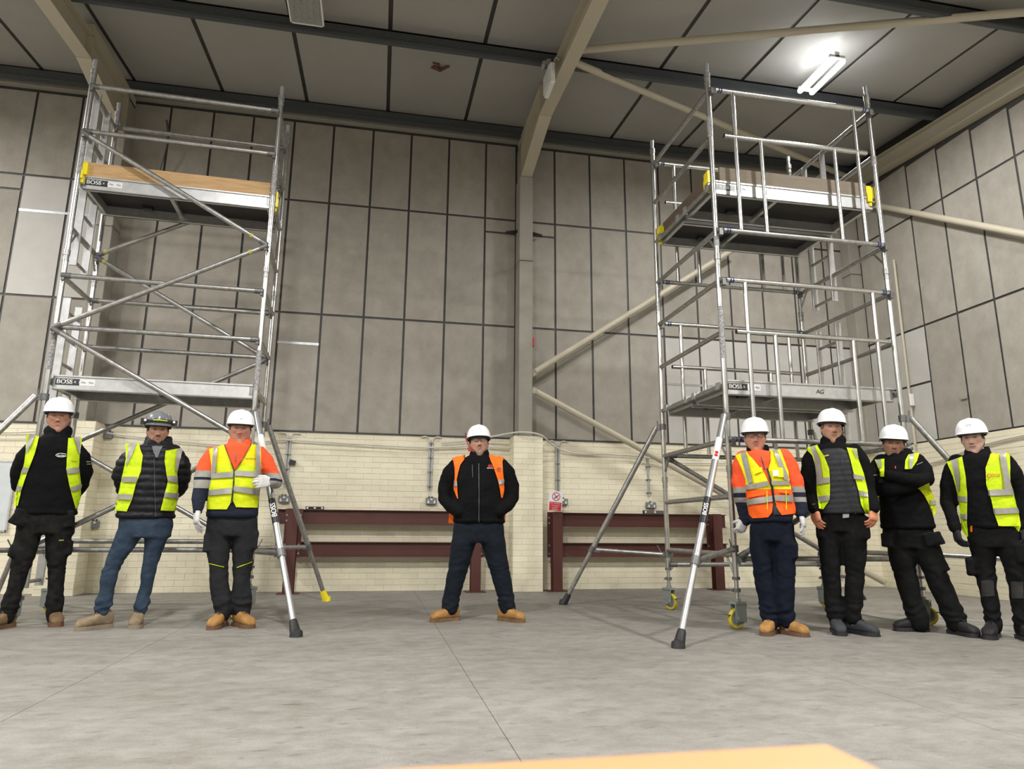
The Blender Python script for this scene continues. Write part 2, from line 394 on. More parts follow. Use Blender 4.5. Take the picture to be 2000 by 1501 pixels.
# ---- portal frames
def ibeam(mb, p, q, h, wd, tf=.014, tw=.010, side=(1, 0, 0)):
    """I section; p,q centre of BOTTOM flange underside, h depth upwards"""
    p, q = Vector(p), Vector(q); d = (q-p).normalized(); s = Vector(side); u = s.cross(d); 
    if u.z < 0: u = -u
    for a, b, w_ in ((0, tf, wd), (h-tf, h, wd), (tf, h-tf, tw)):
        c = (p+q)/2+u*(a+b)/2; mb.obox(c, s*w_/2, u*(b-a)/2, (q-p)/2)
def portal(xc):
    t = empty('portal_frame', (xc, D-.3, 0))
    b = MB(); yb = 9.27; o0 = roof(YB)-.2
    # haunched rafter
    ibeam(b, (xc, YB, roof(YB)-.5), (xc, 8.05, roof(8.05)-.5), .3, .17)
    b.build('rafter', M_cream, t, (xc, D-.3, 0), False)
    h = MB()
    bot0, bot1 = Vector((xc, 8.05, roof(8.05)-.5)), Vector((xc, 9.24, 6.05))
    h.obox((bot0+bot1)/2, (.085, 0, 0), (bot1-bot0).cross(Vector((1, 0, 0))).normalized()*.007, (bot1-bot0)/2)
    tw = .006
    V = []
    for x in (xc-tw, xc+tw):
        V += [(x, 8.05, roof(8.05)-.5), (x, 9.24, 6.05), (x, 9.5, 6.05), (x, 9.5, roof(9.5)-.2), (x, 8.05, roof(8.05)-.2)]
    h.add(V, [(4, 3, 2, 1, 0), (5, 6, 7, 8, 9)]+[(i, (i+1) % 5, 5+(i+1) % 5, 5+i) for i in range(5)])
    h.box(xc-.085, 8.03, roof(8.05)-.5, xc+.085, 8.045, roof(8.05)-.2)
    h.box(xc-.085, 8.0, roof(8.0)-.214, xc+.085, 9.5, roof(9.5)-.20)
    h.box(xc-.085, 9.24, 6.04, xc+.085, 9.26, roof(9.26)-.2)
    h.build('haunch', M_cream, t, (xc, D-.3, 0), False)
    c = MB().box(xc-.10, 9.26, 0, xc+.10, D-.005, 6.04, .006).box(xc-.085, 9.27, 6.04, xc+.085, D-.005, 6.6)
    c.build('column', M_conc, t, (xc, D-.3, 0), False)
    MB().box(xc-.101, 9.258, 4.68, xc+.101, D-.01, 4.692).build('column_joint', M_gap, t, (xc, D-.3, 0), False)
    return t
for xc, side in ((2.0, 'centre'), (-3.69, 'left')):
    t = portal(xc); struct(t, 'cream haunched steel rafter on a pale column, %s portal of the hall' % side, 'portal frame')
# gable rafter and corner column
gb = MB(); ibeam(gb, (W-.09, YB, roof(YB)-.47), (W-.09, D-.05, roof(D)-.47), .25, .17); gb.build('gable_rafter', M_cream, smooth=False); struct(bpy.data.objects['gable_rafter'], 'cream steel rafter running along the top of the gable wall', 'rafter')
cc = MB().box(W-.2, 9.33, Z3, W-.014, D-.014, 6.35, .006).build('corner_column', M_conc, smooth=False); struct(cc, 'pale concrete column in the far right corner of the hall', 'column')
MB().box(W-.204, 9.326, 4.95, W-.012, D-.012, 4.96).build('column_joint', M_gap, cc, smooth=False)
# brick piers round the column feet
for n, (x0, x1) in enumerate(((1.83, 2.24), (-3.89, -3.46))):
    yf = 9.235
    pr = MB().box(x0+.002, yf+.002, 0, x1-.002, D+.001, Z3+.01).build('trim_%d' % (n+2), M_mortar, smooth=False); struct(pr, 'cream brick pier round the foot of the %s column' % ('central', 'left')[n], 'pier')
    for k in range(27):
        z = (k+.5)*CH; mid = (x0+x1)/2 if k % 2 else x0+.11
        cuts = [x0, mid, x1] if k % 2 else [x0, x0+.12, x1-.12, x1]
        for a, b in zip(cuts, cuts[1:]): link('brick', brick_me(b-a), pr, (( a+b)/2, yf+.002, z))
        for sx, rz, xx in ((0, -PI/2, x0), (1, PI/2, x1)):
            for a, b in (((yf, yf+.11), (yf+.11, D-.005)) if k % 2 else ((yf, yf+.2), (yf+.2, D-.005))):
                o = link('brick', brick_me(b-a), pr, (xx+(.002 if sx == 0 else -.002), (a+b)/2, z)); o.rotation_euler = (0, 0, rz)
# ---- bracing tubes (cream)
def brace(p, q, r, label, ends=True):
    p, q = Vector(p), Vector(q); mid = (p+q)/2; mid.z = min(p.z, q.z)
    t = empty('steel_brace', mid); d = (q-p).normalized()
    MB().tube(p+d*.06, q-d*.06, r, 16).build('tube', M_cream, t, mid)
    for e, s in ((p, 1), (q, -1)):
        MB().obox(e+d*s*.07, d*.075, (0, .006, 0) if abs(d.y) < .5 else (.006, 0, 0), d.cross(Vector((0, 1, 0)) if abs(d.y) < .5 else Vector((1, 0, 0))).normalized()*r*.95).build('end_plate', M_cream, t, mid, False)
    tag(t, label, 'brace'); return t
brace((2.10, 9.30, 2.99), (5.41, 9.30, 5.21), .045, 'cream steel brace tube rising from the central column behind the right tower')
brace((2.11, 9.30, 2.76), (7.52, 9.30, .07), .045, 'cream steel brace tube falling from the central column to the floor in the far corner')
brace((2.09, 7.0, 6.50), (7.55, 4.88, 6.31), .045, 'cream roof brace tube crossing the top right of the ceiling')
brace((2.09, 7.2, 6.52), (7.55, 9.28, 6.68), .045, 'cream roof brace tube running from the rafter to the far right roof corner')
brace((7.56, 8.9, 6.0), (7.56, 4.2, 2.93), .045, 'cream brace tube sloping across the right hand gable panels')

# ============================================================ LIGHT FITTINGS
def fitting(x, y, on, label, group=None, power=1.):
    z = roof(y)-.20; t = empty('light_fitting', (x, y, z)); o = (x, y, z)
    L_ = .78 if not on else .66
    hw = .03 if on else .17
    MB().box(x-hw, y-L_/2, z-.075, x+hw, y+L_/2, z, .006).build('housing', M_wht, t, o, False)
    if on:
        for ya, yb_ in ((y-L_/2, y-L_/2+.03), (y+L_/2-.03, y+L_/2)): MB().box(x-.10, ya, z-.085, x+.10, yb_, z-.05).build('end_bar', M_wht, t, o, False)
    f = MB()
    f.box(x-.185, y-L_/2-.015, z-.10, x-.168, y+L_/2+.015, z-.07).box(x+.168, y-L_/2-.015, z-.10, x+.185, y+L_/2+.015, z-.07)
    f.box(x-.185, y-L_/2-.015, z-.10, x+.185, y-L_/2+.002, z-.07).box(x-.185, y+L_/2-.002, z-.10, x+.185, y+L_/2+.015, z-.07)
    if not on: f.build('frame', M_wht, t, o, False)
    if on:
        for s in (-.085, .085):
            tb = MB().loft([((x+s, y-L_/2+.03, z-.11), .032), ((x+s, y+L_/2-.03, z-.11), .032)], 14, True, True).build('fluorescent_tube', M_tube, t, o)
            MB().box(x+s-.02, y-L_/2+.005, z-.13, x+s+.02, y-L_/2+.03, z-.075).box(x+s-.02, y+L_/2-.03, z-.13, x+s+.02, y+L_/2-.005, z-.075).build('lamp_holder', M_wht, tb, o, False)
        ld = bpy.data.lights.new('lamp_light', 'AREA'); ld.shape = 'RECTANGLE'; ld.size = .3; ld.size_y = L_; ld.energy = LAMP_W*power; ld.color = LAMP_COL
        lo = bpy.data.objects.new('lamp_light', ld); COL.objects.link(lo); lo.parent = t; lo.location = (0, 0, -.165)
    else:
        d = MB().box(x-.168, y-L_/2, z-.095, x+.168, y+L_/2, z-.088)
        for k in range(5):
            xx = x-.135+k*.0675; d.loft([((xx, y-L_/2+.06, z-.095), .022, .006), ((xx, y+L_/2-.06, z-.095), .022, .006)], 8)
        d.build('diffuser', M_diff, t, o, False)
    tag(t, label, 'light fitting', group); return t
fitting(5.19, 6.66, True, 'lit twin tube light fitting glowing above the right hand scaffold tower', power=.52)
fitting(-1.02, 6.64, False, 'unlit light fitting with prismatic diffuser cut by the top edge of the photo')
for x, y, lb in ((-7.3, 6.6, 'beyond the left edge, nearest the long wall'), (-7.3, 2.2, 'over the left side, level with the table'), (-1.02, 2.2, 'in the middle just in front of the camera'), (5.19, 2.2, 'over the right side in front of the camera'), (-7.3, -2.6, 'behind the camera on the left'), (-1.02, -2.6, 'behind the camera in the middle'), (5.19, -2.6, 'behind the camera on the right')):
    fitting(x, y, True, 'lit twin tube light fitting '+lb, 'lit roof light fittings', 1.12 if x < 3 else .98)

# bulkhead lamp on the central rafter
o = Vector((1.885, 7.22, 6.43)); t = empty('bulkhead_lamp', o)
MB().box(o.x-.07, o.y-.17, o.z-.36, o.x-.01, o.y+.17, o.z-.08, .012).build('housing', M_wht, t, o, False)
MB().box(o.x-.085, o.y-.15, o.z-.34, o.x-.07, o.y+.15, o.z-.10, .006).build('cover', M_lab, t, o, False)
MB().tube((o.x-.05, o.y, o.z-.08), (o.x-.05, o.y, o.z+.06), .035).ball((o.x-.09, o.y+.05, o.z+.02), .05, .04, .04).tube((o.x-.12, o.y-.08, o.z-.04), (o.x-.12, o.y+.02, o.z-.04), .03).build('bracket', M_galv, t, o)
MB().path([(o.x-.01, o.y-.1, o.z-.02), (o.x+.0, o.y-.16, o.z-.01), (o.x+.03, o.y-.2, o.z-.07)], .006).build('cable', M_cable, t, o)
tag(t, 'small white bulkhead lamp bracketed to the side of the central rafter', 'lamp')
# torn brown piece hanging from a roof panel
p0 = Vector((.52, 8.05, roof(8.05))); mb = MB()
mb.obox(p0+Vector((0, 0, -.012)), (.07, .03, 0), (-.015, .035, .004), (0, 0, .004)).obox(p0+Vector((.10, -.05, -.025)), (.05, -.04, .01), (.018, .022, .01), (0, 0, .004)).obox(p0+Vector((-.02, -.1, -.02)), (.05, .01, -.01), (.01, .02, 0), (0, 0, .004)).obox(p0+Vector((0.02, -.03, -.008)), (.012, .09, 0), (-.008, .005, .004), (0, 0, .006))
tag(mb.build('torn_strip', M_brown, None, p0, False, p0), 'torn brown scrap stuck under a roof panel above the middle of the hall', 'scrap')

# ============================================================ WALL FITTINGS
def conduit(x, z0, z1, label, tw=True, y=D-.02):
    t = empty('conduit', (x, y, z0)); o = (x, y, z0)
    for s in ((-.018, .018) if tw else (0,)):
        MB().tube((x+s, y-.005, z0), (x+s, y-.005, z1), .0125, 10).build('pipe', M_galv, t, o)
        if tw:
            MB().path([(x+s, y-.005, z1-.01), (x+s*1.1, y-.005, z1+.02), (x+s*2.4, y-.005, z1+.055), (x+s*5, y-.005, z1+.068), (x+s*8, y-.005, z1+.055)], .011, 8).build('cable_tail', M_cable, t, o)
            MB().path([(x+s, y-.005, z0+.005), (x+s*.8, y-.004, z0-.05), (x+s, y-.004, z0-.085)], .006, 6).build('cable_tail', M_cable, t, o)
    for k in range(4):
        z = z0+.05+(z1-z0-.08)*k/3
        MB().box(x-.034, y-.021, z-.006, x+.034, y+.012, z+.006).build('clip', M_cast, t, o, False)
    tag(t, label, 'conduit')
def socket(x, z, label, y=D-.012, w=.146, h=.09, top=2):
    t = empty('wall_socket', (x, y, z-h/2)); o = (x, y, z-h/2)
    MB().box(x-w/2, y-.045, z-h/2, x+w/2, y+.008, z+h/2, .006).build('metal_box', M_grey, t, o, False)
    pl = MB().box(x-w/2+.003, y-.05, z-h/2+.003, x+w/2-.003, y-.044, z+h/2-.003, .002).build('face_plate', M_grey, t, o, False)
    for s in (-1, 1):
        if w > .1:
            MB().box(x+s*.042-.012, y-.0525, z-.028, x+s*.042+.012, y-.0495, z+.0).prism([(x+s*.042-.004, y-.053), (x+s*.042+.004, y-.053), (x+s*.042+.004, y-.05), (x+s*.042-.004, y-.05)], z-.002, z+.016).build('socket_face', M_lab, pl, o, False)
    MB().box(x-.014, y-.056, z+.012, x+.014, y-.049, z+.034, .002).build('rocker', M_wht, pl, o, False)
    for i in range(top):
        xx = x+(-.02+.04*i if top > 1 else 0)-.01
        MB().tube((xx, y-.02, z+h/2), (xx, y-.02, z+h/2+.018), .011, 8).build('gland', M_blkp, t, o)
    tag(t, label, 'socket')
conduit(-1.185, 1.33, 1.99, 'twin metal conduit with a black tag, on the brick wall near the yellow footed stabiliser')
conduit(.715, 1.33, 2.00, 'twin metal conduit on the brick wall left of the man in the orange vest')
conduit(2.535, 1.22, 2.0, 'twin metal conduit on the brick wall rising behind the no smoking sign')
conduit(3.91, 1.30, 1.95, 'metal conduit on the brick wall behind the rear left leg of the right tower', False)
socket(-1.19, 1.175, 'metalclad double socket on the brick wall near the yellow footed stabiliser')
socket(.74, 1.18, 'metalclad double socket on the brick wall left of the man in the orange vest')
socket(2.60, 1.20, 'metalclad socket half hidden behind the no smoking sign')
socket(3.93, 1.17, 'metalclad double socket just above the spirit level on the right oxide frame', top=1)
yp = 9.25
socket(-3.40, 1.95, 'small grey switch box high on the wall beside the left pier', w=.09)
socket(-3.42, .83, 'small grey switch box low on the wall beside the left pier', w=.09)
mb = MB().obox((-1.12, D-.045, 1.66), (.038, 0, -.012), (0, .014, 0), (.01, 0, .03)); o = mb.build('black_tag', M_blkp, None, (-1.12, D-.04, 1.63), False, (-1.12, D-.04, 1.63)); tag(o, 'small black tag sticking out from the conduit left of the left oxide frame', 'tag')
def cable(P, r, label, name='cable', m=M_cable):
    pts = []
    P = [Vector(p) for p in P]
    for i in range(len(P)-1):
        p0 = P[max(i-1, 0)]; p1 = P[i]; p2 = P[i+1]; p3 = P[min(i+2, len(P)-1)]
        for k in range(6):
            u = k/6; pts.append(.5*((2*p1)+(p2-p0)*u+(2*p0-5*p1+4*p2-p3)*u*u+(3*p1-p0-3*p2+p3)*u**3))
    pts.append(P[-1]); c = min(pts, key=lambda q: q.z).copy()
    return tag(MB().path(pts, r, 8).build(name, m, None, c, True, c), label, 'cable')
yc = D-.065
cable([(-3.4, yc, 1.97), (-2.6, yc, 1.90), (-1.9, yc, 1.86), (-1.3, yc, 1.95), (-.7, yc, 1.94), (0, yc, 1.92), (.7, yc, 1.91), (1.3, yc, 1.95), (1.82, yc, 1.93)], .011, 'grey white cable sagging along the top of the brick wall between the piers')
cable([(.85, yc, 1.98), (1.2, yc-.02, 2.02), (1.55, yc-.1, 2.08), (1.9, 9.22, 2.13), (2.2, 9.2, 2.10), (2.45, yc-.08, 1.98), (2.75, yc, 1.90), (3.3, yc, 1.89), (3.7, yc, 1.88), (4.4, yc, 1.80), (5.2, yc, 1.82)], .012, 'white cable looping over the top of the central brick pier')
cable([(W-.03, 9.3, 1.98), (W-.03, 8.7, 1.78), (W-.03, 8.1, 1.80), (W-.03, 7.5, 1.92), (W-.03, 6.4, 2.0), (W-.03, 5.2, 2.02)], .012, 'grey cable drooping along the top of the right hand brick wall')
cable([(XL+.2, yc, 2.0), (-5.5, yc, 1.98), (-4.6, yc, 1.94), (-3.95, yc, 2.0)], .012, 'thin cable along the brick wall top at the far left')
cable([(-3.15, D-.14, 6.4), (-3.1, D-.16, 6.1), (-3.18, D-.1, 5.6), (-3.3, D-.05, 5.1)], .014, 'dark cable hanging behind the left column near the roof', m=M_cast)
# grey service pipe with white junction by the far corner
x0 = 7.60
mb = MB().tube((7.62, 8.55, 2.05), (7.62, 8.55, 4.9), .02, 10); o = mb.build('service_pipe', M_cream, None, (7.62, 8.55, 2.05), True, (7.62, 8.55, 2.05)); tag(o, 'thin cream service pipe climbing the gable wall just right of the right tower', 'pipe')
o = MB().box(7.585, 8.50, 2.62, 7.655, 8.53, 2.80, .008).build('junction_box', M_wht, None, (7.62, 8.52, 2.62), False, (7.62, 8.52, 2.62)); tag(o, 'small white junction box on the cream service pipe', 'junction box')
# corner ties on centre column
for s, X in ((-1, 1.88), (1, 2.12)):
    mb = MB().obox((X+s*.07, 9.44, 5.20), (.09, 0, s*-.02), (0, .03, 0), (0, 0, .012)); o = mb.build('tie_cleat', M_blkp, None, (X, 9.44, 5.2), False, (X, 9.44, 5.2)); tag(o, 'black tie cleat on the %s side of the central column' % ('left' if s < 0 else 'right'), 'bracket')
o = MB().box(2.105, 9.36, 3.42, 2.15, 9.45, 3.55, .008).build('alarm_point', M_signr, None, (2.12, 9.4, 3.42), False, (2.12, 9.4, 3.42)); tag(o, 'small red box on the right side of the central column', 'alarm')
o = MB().box(W-.03, 7.60, 2.56, W-.012, 7.70, 2.62, .004).build('vent_tag', M_conc, None, (W-.02, 7.65, 2.56), False, (W-.02, 7.65, 2.56)); tag(o, 'small grey label plate on the gable panels above the youngest man', 'label')
# whiteboard at far left
t = empty('whiteboard', (-4.9, D-.03, .745)); o = (-4.9, D-.03, .745)
MB().box(-5.44, D-.03, .75, -4.41, D-.016, 1.58).build('board_face', M_board, t, o, False)
MB().box(-5.46, D-.036, .735, -4.40, D-.014, .755).box(-5.46, D-.036, 1.575, -4.40, D-.014, 1.595).box(-4.415, D-.036, .735, -4.395, D-.014, 1.595).box(-5.465, D-.036, .735, -5.445, D-.014, 1.595).build('frame', M_alu2, t, o, False)
tag(t, 'pale whiteboard leaning on the brick wall at the left edge of the picture', 'whiteboard')

# ============================================================ RED OXIDE STEEL FRAMES
def oxide(x0, x1, label, posts):
    t = empty('steel_barrier', ((x0+x1)/2, 9.3, 0)); o = ((x0+x1)/2, 9.3, 0)
    for zt in (1.045, .635):
        b = MB(); ibeam(b, (x0, 9.40, zt-.19), (x1, 9.40, zt-.19), .19, .10, .010, .008, side=(0, 1, 0)); r = b.build('rail', M_red, t, o, False)
    for px_ in posts:
        b = MB().box(px_-.065, 9.20, .012, px_+.065, 9.212, 1.05).box(px_-.065, 9.325, .012, px_+.065, 9.337, 1.05).box(px_-.006, 9.212, .012, px_+.006, 9.325, 1.05)
        ps = b.build('post', M_red, t, o, False)
        MB().box(px_-.13, 9.17, 0, px_+.13, 9.37, .012).build('base_plate', M_red, ps, o, False)
        bt = MB()
        for zz in (.60, .49, .97, .90): bt.tube((px_-.085, 9.325, zz), (px_-.085, 9.34, zz), .012, 8).tube((px_+.085, 9.325, zz), (px_+.085, 9.34, zz), .012, 8)
        bt.build('bolt', M_galv, ps, o)
        MB().box(px_-.11, 9.338, .44, px_+.11, 9.346, 1.05).build('end_plate', M_red, ps, o, False)
    return tag(t, label, 'steel frame')
oxide(-1.24, 1.50, 'low dark red steel rail frame against the brick wall left of centre', (-1.03, 1.33))
oxide(2.36, 5.02, 'low dark red steel rail frame against the brick wall under the no smoking sign', (2.44, 4.80))
def level(x, z, l, h, label, m):
    t = empty('spirit_level', (x, 9.37, z)); o = (x, 9.37, z)
    b = MB().box(x-l/2, 9.355, z, x+l/2, 9.385, z+h); b.build('body', m, t, o, False)
    for s in (-.42, 0, .42):
        MB().box(x+s*l-.012, 9.352, z+.008, x+s*l+.012, 9.356, z+h-.008).build('vial', M_lab, t, o, False)
    MB().box(x-l/2-.006, 9.353, z-.0, x-l/2+.014, 9.387, z+h+.002).build('end_cap', M_blkp, t, o, False)
    MB().box(x+l/2-.014, 9.353, z-.0, x+l/2+.006, 9.387, z+h+.002).build('end_cap', M_blkp, t, o, False)
    tag(t, label, 'spirit level')
level(-.78, 1.046, .22, .035, 'small black spirit level lying on the left oxide frame', M_blkp)
level(3.92, 1.046, .34, .045, 'long dark spirit level lying on the right oxide frame', M_cast)
# no smoking sign
sc = at(1087, 980, 9.18); t = empty('no_smoking_sign', (2.42, 9.18, 1.045)); o = (2.42, 9.18, 1.045)
R = Matrix.Rotation(.10, 3, 'Y'); cS = Vector((2.405, 9.165, 1.195))
def S(x, y, z): return cS+R @ Vector((x, y, z))
MB().obox(cS, R @ Vector((.095, 0, 0)), (0, .002, 0), R @ Vector((0, 0, .135))).build('sign_board', M_lab, t, o, False)
MB().obox(S(0, -.003, -.073), R @ Vector((.085, 0, 0)), (0, .001, 0), R @ Vector((0, 0, .058))).build('red_panel', M_signr, t, o, False)
rg = MB(); n = 32
V = []; 
for i in range(n):
    a = 2*PI*i/n
    for r in (.058, .048): V.append(S(math.cos(a)*r, -.004, .06+math.sin(a)*r))
rg.add(V, [(2*i, 2*i+1, (2*i+3) % (2*n), (2*i+2) % (2*n)) for i in range(n)])
rg.obox(S(0, -.004, .06), R @ Vector((.036, 0, -.036)), R @ Vector((.003, 0, .003)), (0, .0006, 0))
rg.build('prohibition_ring', M_signr, t, o, False)
sg = MB().obox(S(.002, -.0045, .055), R @ Vector((.03, 0, .024)), R @ Vector((-.004, 0, .005)), (0, .0004, 0)).obox(S(-.012, -.0045, .078), R @ Vector((.004, 0, .012)), R @ Vector((.002, 0, 0)), (0, .0004, 0))
sg.build('cigarette_symbol', M_textk, t, o, False)
lettering('No smoking\nor vaping\nin this\nbuilding', .028, S(0, -.0052, -.073), R @ Vector((1, 0, 0)), R @ Vector((0, 0, 1)), M_text, t, o, bold=.0012)
tag(t, 'white and red no smoking sign propped on the left post of the right oxide frame', 'sign')

# ============================================================ FOREGROUND TABLE
t = empty('wooden_table', (-.5, -.25, 0)); o = (-.5, -.25, 0)
tb = MB().box(-1.15, -.62, .715, .1405, .2068, .7395, .0006).build('table_top', M_table, t, o, False)
for x in (-1.08, .05):
    for y in (-.55, .10): MB().box(x-.03, y-.03, 0, x+.03, y+.03, .715, .004).build('leg', M_table, t, o, False)
MB().box(-1.05, .08, .63, .02, .10, .715).box(-1.05, -.56, .63, .02, -.54, .715).build('apron', M_table, t, o, False)
tag(t, 'orange pine table top blurred at the bottom edge under the camera', 'table')
#@@TOWERS
# ============================================================ SCAFFOLD TOWERS
RT = .0254
def zr(z0, k): return z0+.5*(10-k)
def tower(name_label, ox, oy, th, L, Wd, z0, cfg):
    T = empty('scaffold_tower', (ox, oy, 0), th); ox_ = ox
    tag(T, name_label, 'scaffold tower')
    z = lambda k: zr(z0, k)
    def clampat(mb, p, ax='u'):
        p = Vector(p); d = Vector((1, 0, 0)) if ax == 'u' else Vector((0, 1, 0))
        mb.tube(p-d*.045, p+d*.045, .036, 10)
    # end frames, two per end in height
    for iu, u in enumerate((0, L)):
        for (zb, zt, ks) in ((.42, z0+.76, (9, 10)), (z0+.76, z0+2.76, (5, 6, 7, 8)), (z0+2.76, z0+4.70, (1, 2, 3, 4))):
            MB().tube((u, Wd, zb), (u, Wd, zt), RT, 16).build('standard', M_alu, T)
            f = MB().tube((u, 0, zb), (u, 0, zt), RT, 16).build('standard', M_alu, T)
            for k in ks:
                MB().tube((u, RT*.9, z(k)), (u, Wd-RT*.9, z(k)), RT*.95, 14).build('rung', M_alud, f)
                if k in (10, 8, 4):
                    for v, s in ((0, 1), (Wd, -1)):
                        MB().tube((u, v+s*.02, z(k)-.17), (u, v+s*.14, z(k)-.02), .011, 8).build('gusset', M_alud, f)
            for v in (0, Wd):
                MB().loft([((u, v, zt-.10), .0295), ((u, v, zt-.09), .0295), ((u, v, zt-.089), .026), ((u, v, zt-.046), .026), ((u, v, zt-.045), .0315), ((u, v, zt+.01), .0315)], 14).build('coupling', M_alud, f)
            if zt > z0+4:
                for v in (0, Wd):
                    MB().tube((u, v, zt), (u, v, zt+.12), .019, 12).tube((u, v, zt+.055), (u, v, zt+.12), .0225, 12).build('spigot', M_galv, f)
    # worn label wraps
    lb = MB()
    for u, v, za, zb in cfg['wraps']:
        MB().tube((u, v, za), (u, v, zb), RT+.0012, 14).build('worn_label', mat('worn_sticker', (.10, .10, .11), .5, var=.8, vscale=60, col2=(.55, .54, .52)), T)
    # adjustable legs and castors
    for u in (0, L):
        for v in (0, Wd):
            lg = MB().tube((u, v, .225), (u, v, .45), .019, 12).build('adjustable_leg', M_alu, T)
            MB().tube((u, v, .40), (u, v, .425), .034, 14).tube((u, v, .30), (u, v, .33), .034, 14).box(u-.05, v-.008, .305, u-.03, v+.008, .32).build('leg_collar', M_cast, lg)
            a = cfg['castor'][(u > 0)*2+(v > 0)]; R = Matrix.Rotation(a, 3, 'Z'); c0 = Vector((u, v, 0))
            h = MB()
            def q(x, y, zz): return c0+R @ Vector((x, y, zz))
            h.obox(q(.0, 0, .212), R @ Vector((.055, 0, 0)), R @ Vector((0, .045, 0)), (0, 0, .010))
            h.tube((u, v, .20), (u, v, .245), .027, 12)
            for s in (-1, 1):
                h.obox(q(.004, s*.030, .130), R @ Vector((.060, 0, 0)), R @ Vector((0, .004, 0)), (0, 0, .075))
            h.obox(q(.055, 0, .20), R @ Vector((.02, 0, 0)), R @ Vector((0, .03, 0)), (0, 0, .018))
            cs = h.build('castor', M_castor, T, smooth=False)
            axis = R @ Vector((0, 1, 0)); wc = q(-.024, 0, .084)
            wh = MB(); prof = [(.060, -.02), (.083, -.024), (.092, -.014), (.092, .014), (.083, .024), (.060, .02)]
            Mx = R @ Matrix.Rotation(PI/2, 3, 'X')
            wh.lathe([(.060, 0), (.060, -.012), (.066, -.019), (.078, -.019), (.084, -.010), (.084, .010), (.078, .019), (.066, .019), (.060, .012), (.060, 0)], wc, 26, M=Mx)
            wh.f = wh.f[:-2]; wh.mi = wh.mi[:-2]
            wh.build('wheel', mat('castor_yellow', (.62, .48, .03), .5, var=.4, vscale=40), cs)
            MB().tube(wc-axis*.011, wc+axis*.011, .060, 20).build('wheel_disc', M_castor, cs)
            MB().tube(wc-axis*.047, wc+axis*.047, .022, 12).build('hub', M_castor, cs)
            MB().obox(q(-.12, 0, .12), R @ Vector((.05, 0, -.008)), R @ Vector((0, .018, 0)), (0, 0, .004)).build('brake_pedal', M_cast, cs, smooth=False)
    # straight ledgers and diagonals
    def tubebrace(p, q_, name, r=.0238, m=M_alud, sticker=None):
        p, q_ = Vector(p), Vector(q_); d = (q_-p).normalized()
        b = MB().tube(p+d*.05, q_-d*.05, r, 14).build(name, m, T)
        for e, s in ((p, 1), (q_, -1)):
            MB().tube(e+d*s*.005, e+d*s*.085, .028, 10).tube(e+d*s*.02+Vector((0, 0, -.045)), e+d*s*.02+Vector((0, 0, .02)), .018, 8).build('hook', M_cast, b)
        if sticker:
            a = p+(q_-p)*sticker[0]; c = p+(q_-p)*sticker[1]
            MB().tube(a, c, r+.001, 14).build('sticker', sticker[2], b)
        return b
    for (v, k, side) in cfg['ledgers']:
        vv = -.045 if v == 0 else Wd-.045
        tubebrace((.0, vv, z(k)), (L, vv, z(k)), 'ledger')
    for (v, k0, k1) in cfg['diags']:      # from u=0 at rung k0 to u=L at rung k1
        vv = -.065 if v == 0 else Wd-.07
        tubebrace((.0, vv, z(k0)-.02), (L, vv, z(k1)-.02), 'diagonal_brace', sticker=((.048, .062, M_ochre) if v == 1 and k0 == 4 else (.905, .918, M_ochre) if v == 0 and k0 < 7 and k1 == 4 else None))
    for (p, q_) in cfg.get('extra', ()): tubebrace(p, q_, 'ledger', m=M_alud)
    # advance guard rail panels
    for (v, k) in cfg['guards']:
        vv = -.05 if v == 0 else Wd+.0-.05
        g = MB().tube((.05, vv, z(k)), (L-.05, vv, z(k)), .0238, 14).build('guard_rail_frame', M_alu, T)
        MB().tube((.05, vv, z(k+3)), (L-.05, vv, z(k+3)), .0238, 14).build('bottom_rail', M_alud, g)
        MB().tube((.12, vv, z(k+1)), (L-.12, vv, z(k+1)), .0225, 14).build('mid_rail', M_alu, g)
        for u in (.119, L-.119): MB().tube((u-.001, vv, z(k+1)), (u+.001, vv, z(k+1)), .0228, 14).build('end_cap', M_blkp, g)
        for u in (.238, L-.225): MB().tube((u, vv, z(k)), (u, vv, z(k+3)), .0205, 12).build('upright', M_alu, g)
        for u in (.51, L-.49): MB().tube((u, vv, z(k+1)), (u, vv, z(k+3)), .0205, 12).build('upright', M_alu, g)
        for u in (.05, L-.05):
            for kk in (k, k+3):
                s = 1 if u > L/2 else -1
                MB().tube((u-s*.07, vv, z(kk)), (u-s*.055, vv, z(kk)), .0265, 12).tube((u-s*.045, vv, z(kk)), (u-s*.03, vv, z(kk)), .0265, 12).build('navy_band', M_blue, g)
                MB().tube((u-s*.0, vv, z(kk)), (u+s*.06, vv+.02, z(kk)), .027, 10).box(u+s*.03-.018, vv-.02, z(kk)-.055, u+s*.03+.018, vv+.03, z(kk)+.01).build('clamp', M_cast, g)
    # platforms
    for (k, v0, v1, lab) in cfg['platforms']:
        zz = z(k)+.028; u0, u1 = .035, L-.035
        pf = MB()
        for v, s in ((v0, 1), (v1, -1)):
            pf.box(u0, min(v, v+s*.012), zz-.10, u1, max(v, v+s*.012), zz+.030)
            pf.box(u0, min(v, v+s*.045), zz-.10, u1, max(v, v+s*.045), zz-.092)
            pf.box(u0, min(v-s*.012, v+s*.03), zz+.022, u1, max(v-s*.012, v+s*.03), zz+.036)
        pf.box(u0, v0, zz-.075, u0+.03, v1, zz+.02).box(u1-.03, v0, zz-.075, u1, v1, zz+.02)
        P = pf.build('platform', M_alu2, T, smooth=False)
        for uu in (L*.44,):
            MB().box(uu-.02, v0+.012, zz-.03, uu+.02, v1-.012, zz+.008).build('cross_member', M_alu2, P, smooth=False)
        MB().box(u0+.03, v0+.013, zz+.009, u1-.03, v1-.013, zz+.022).build('deck', M_ply, P, smooth=False)
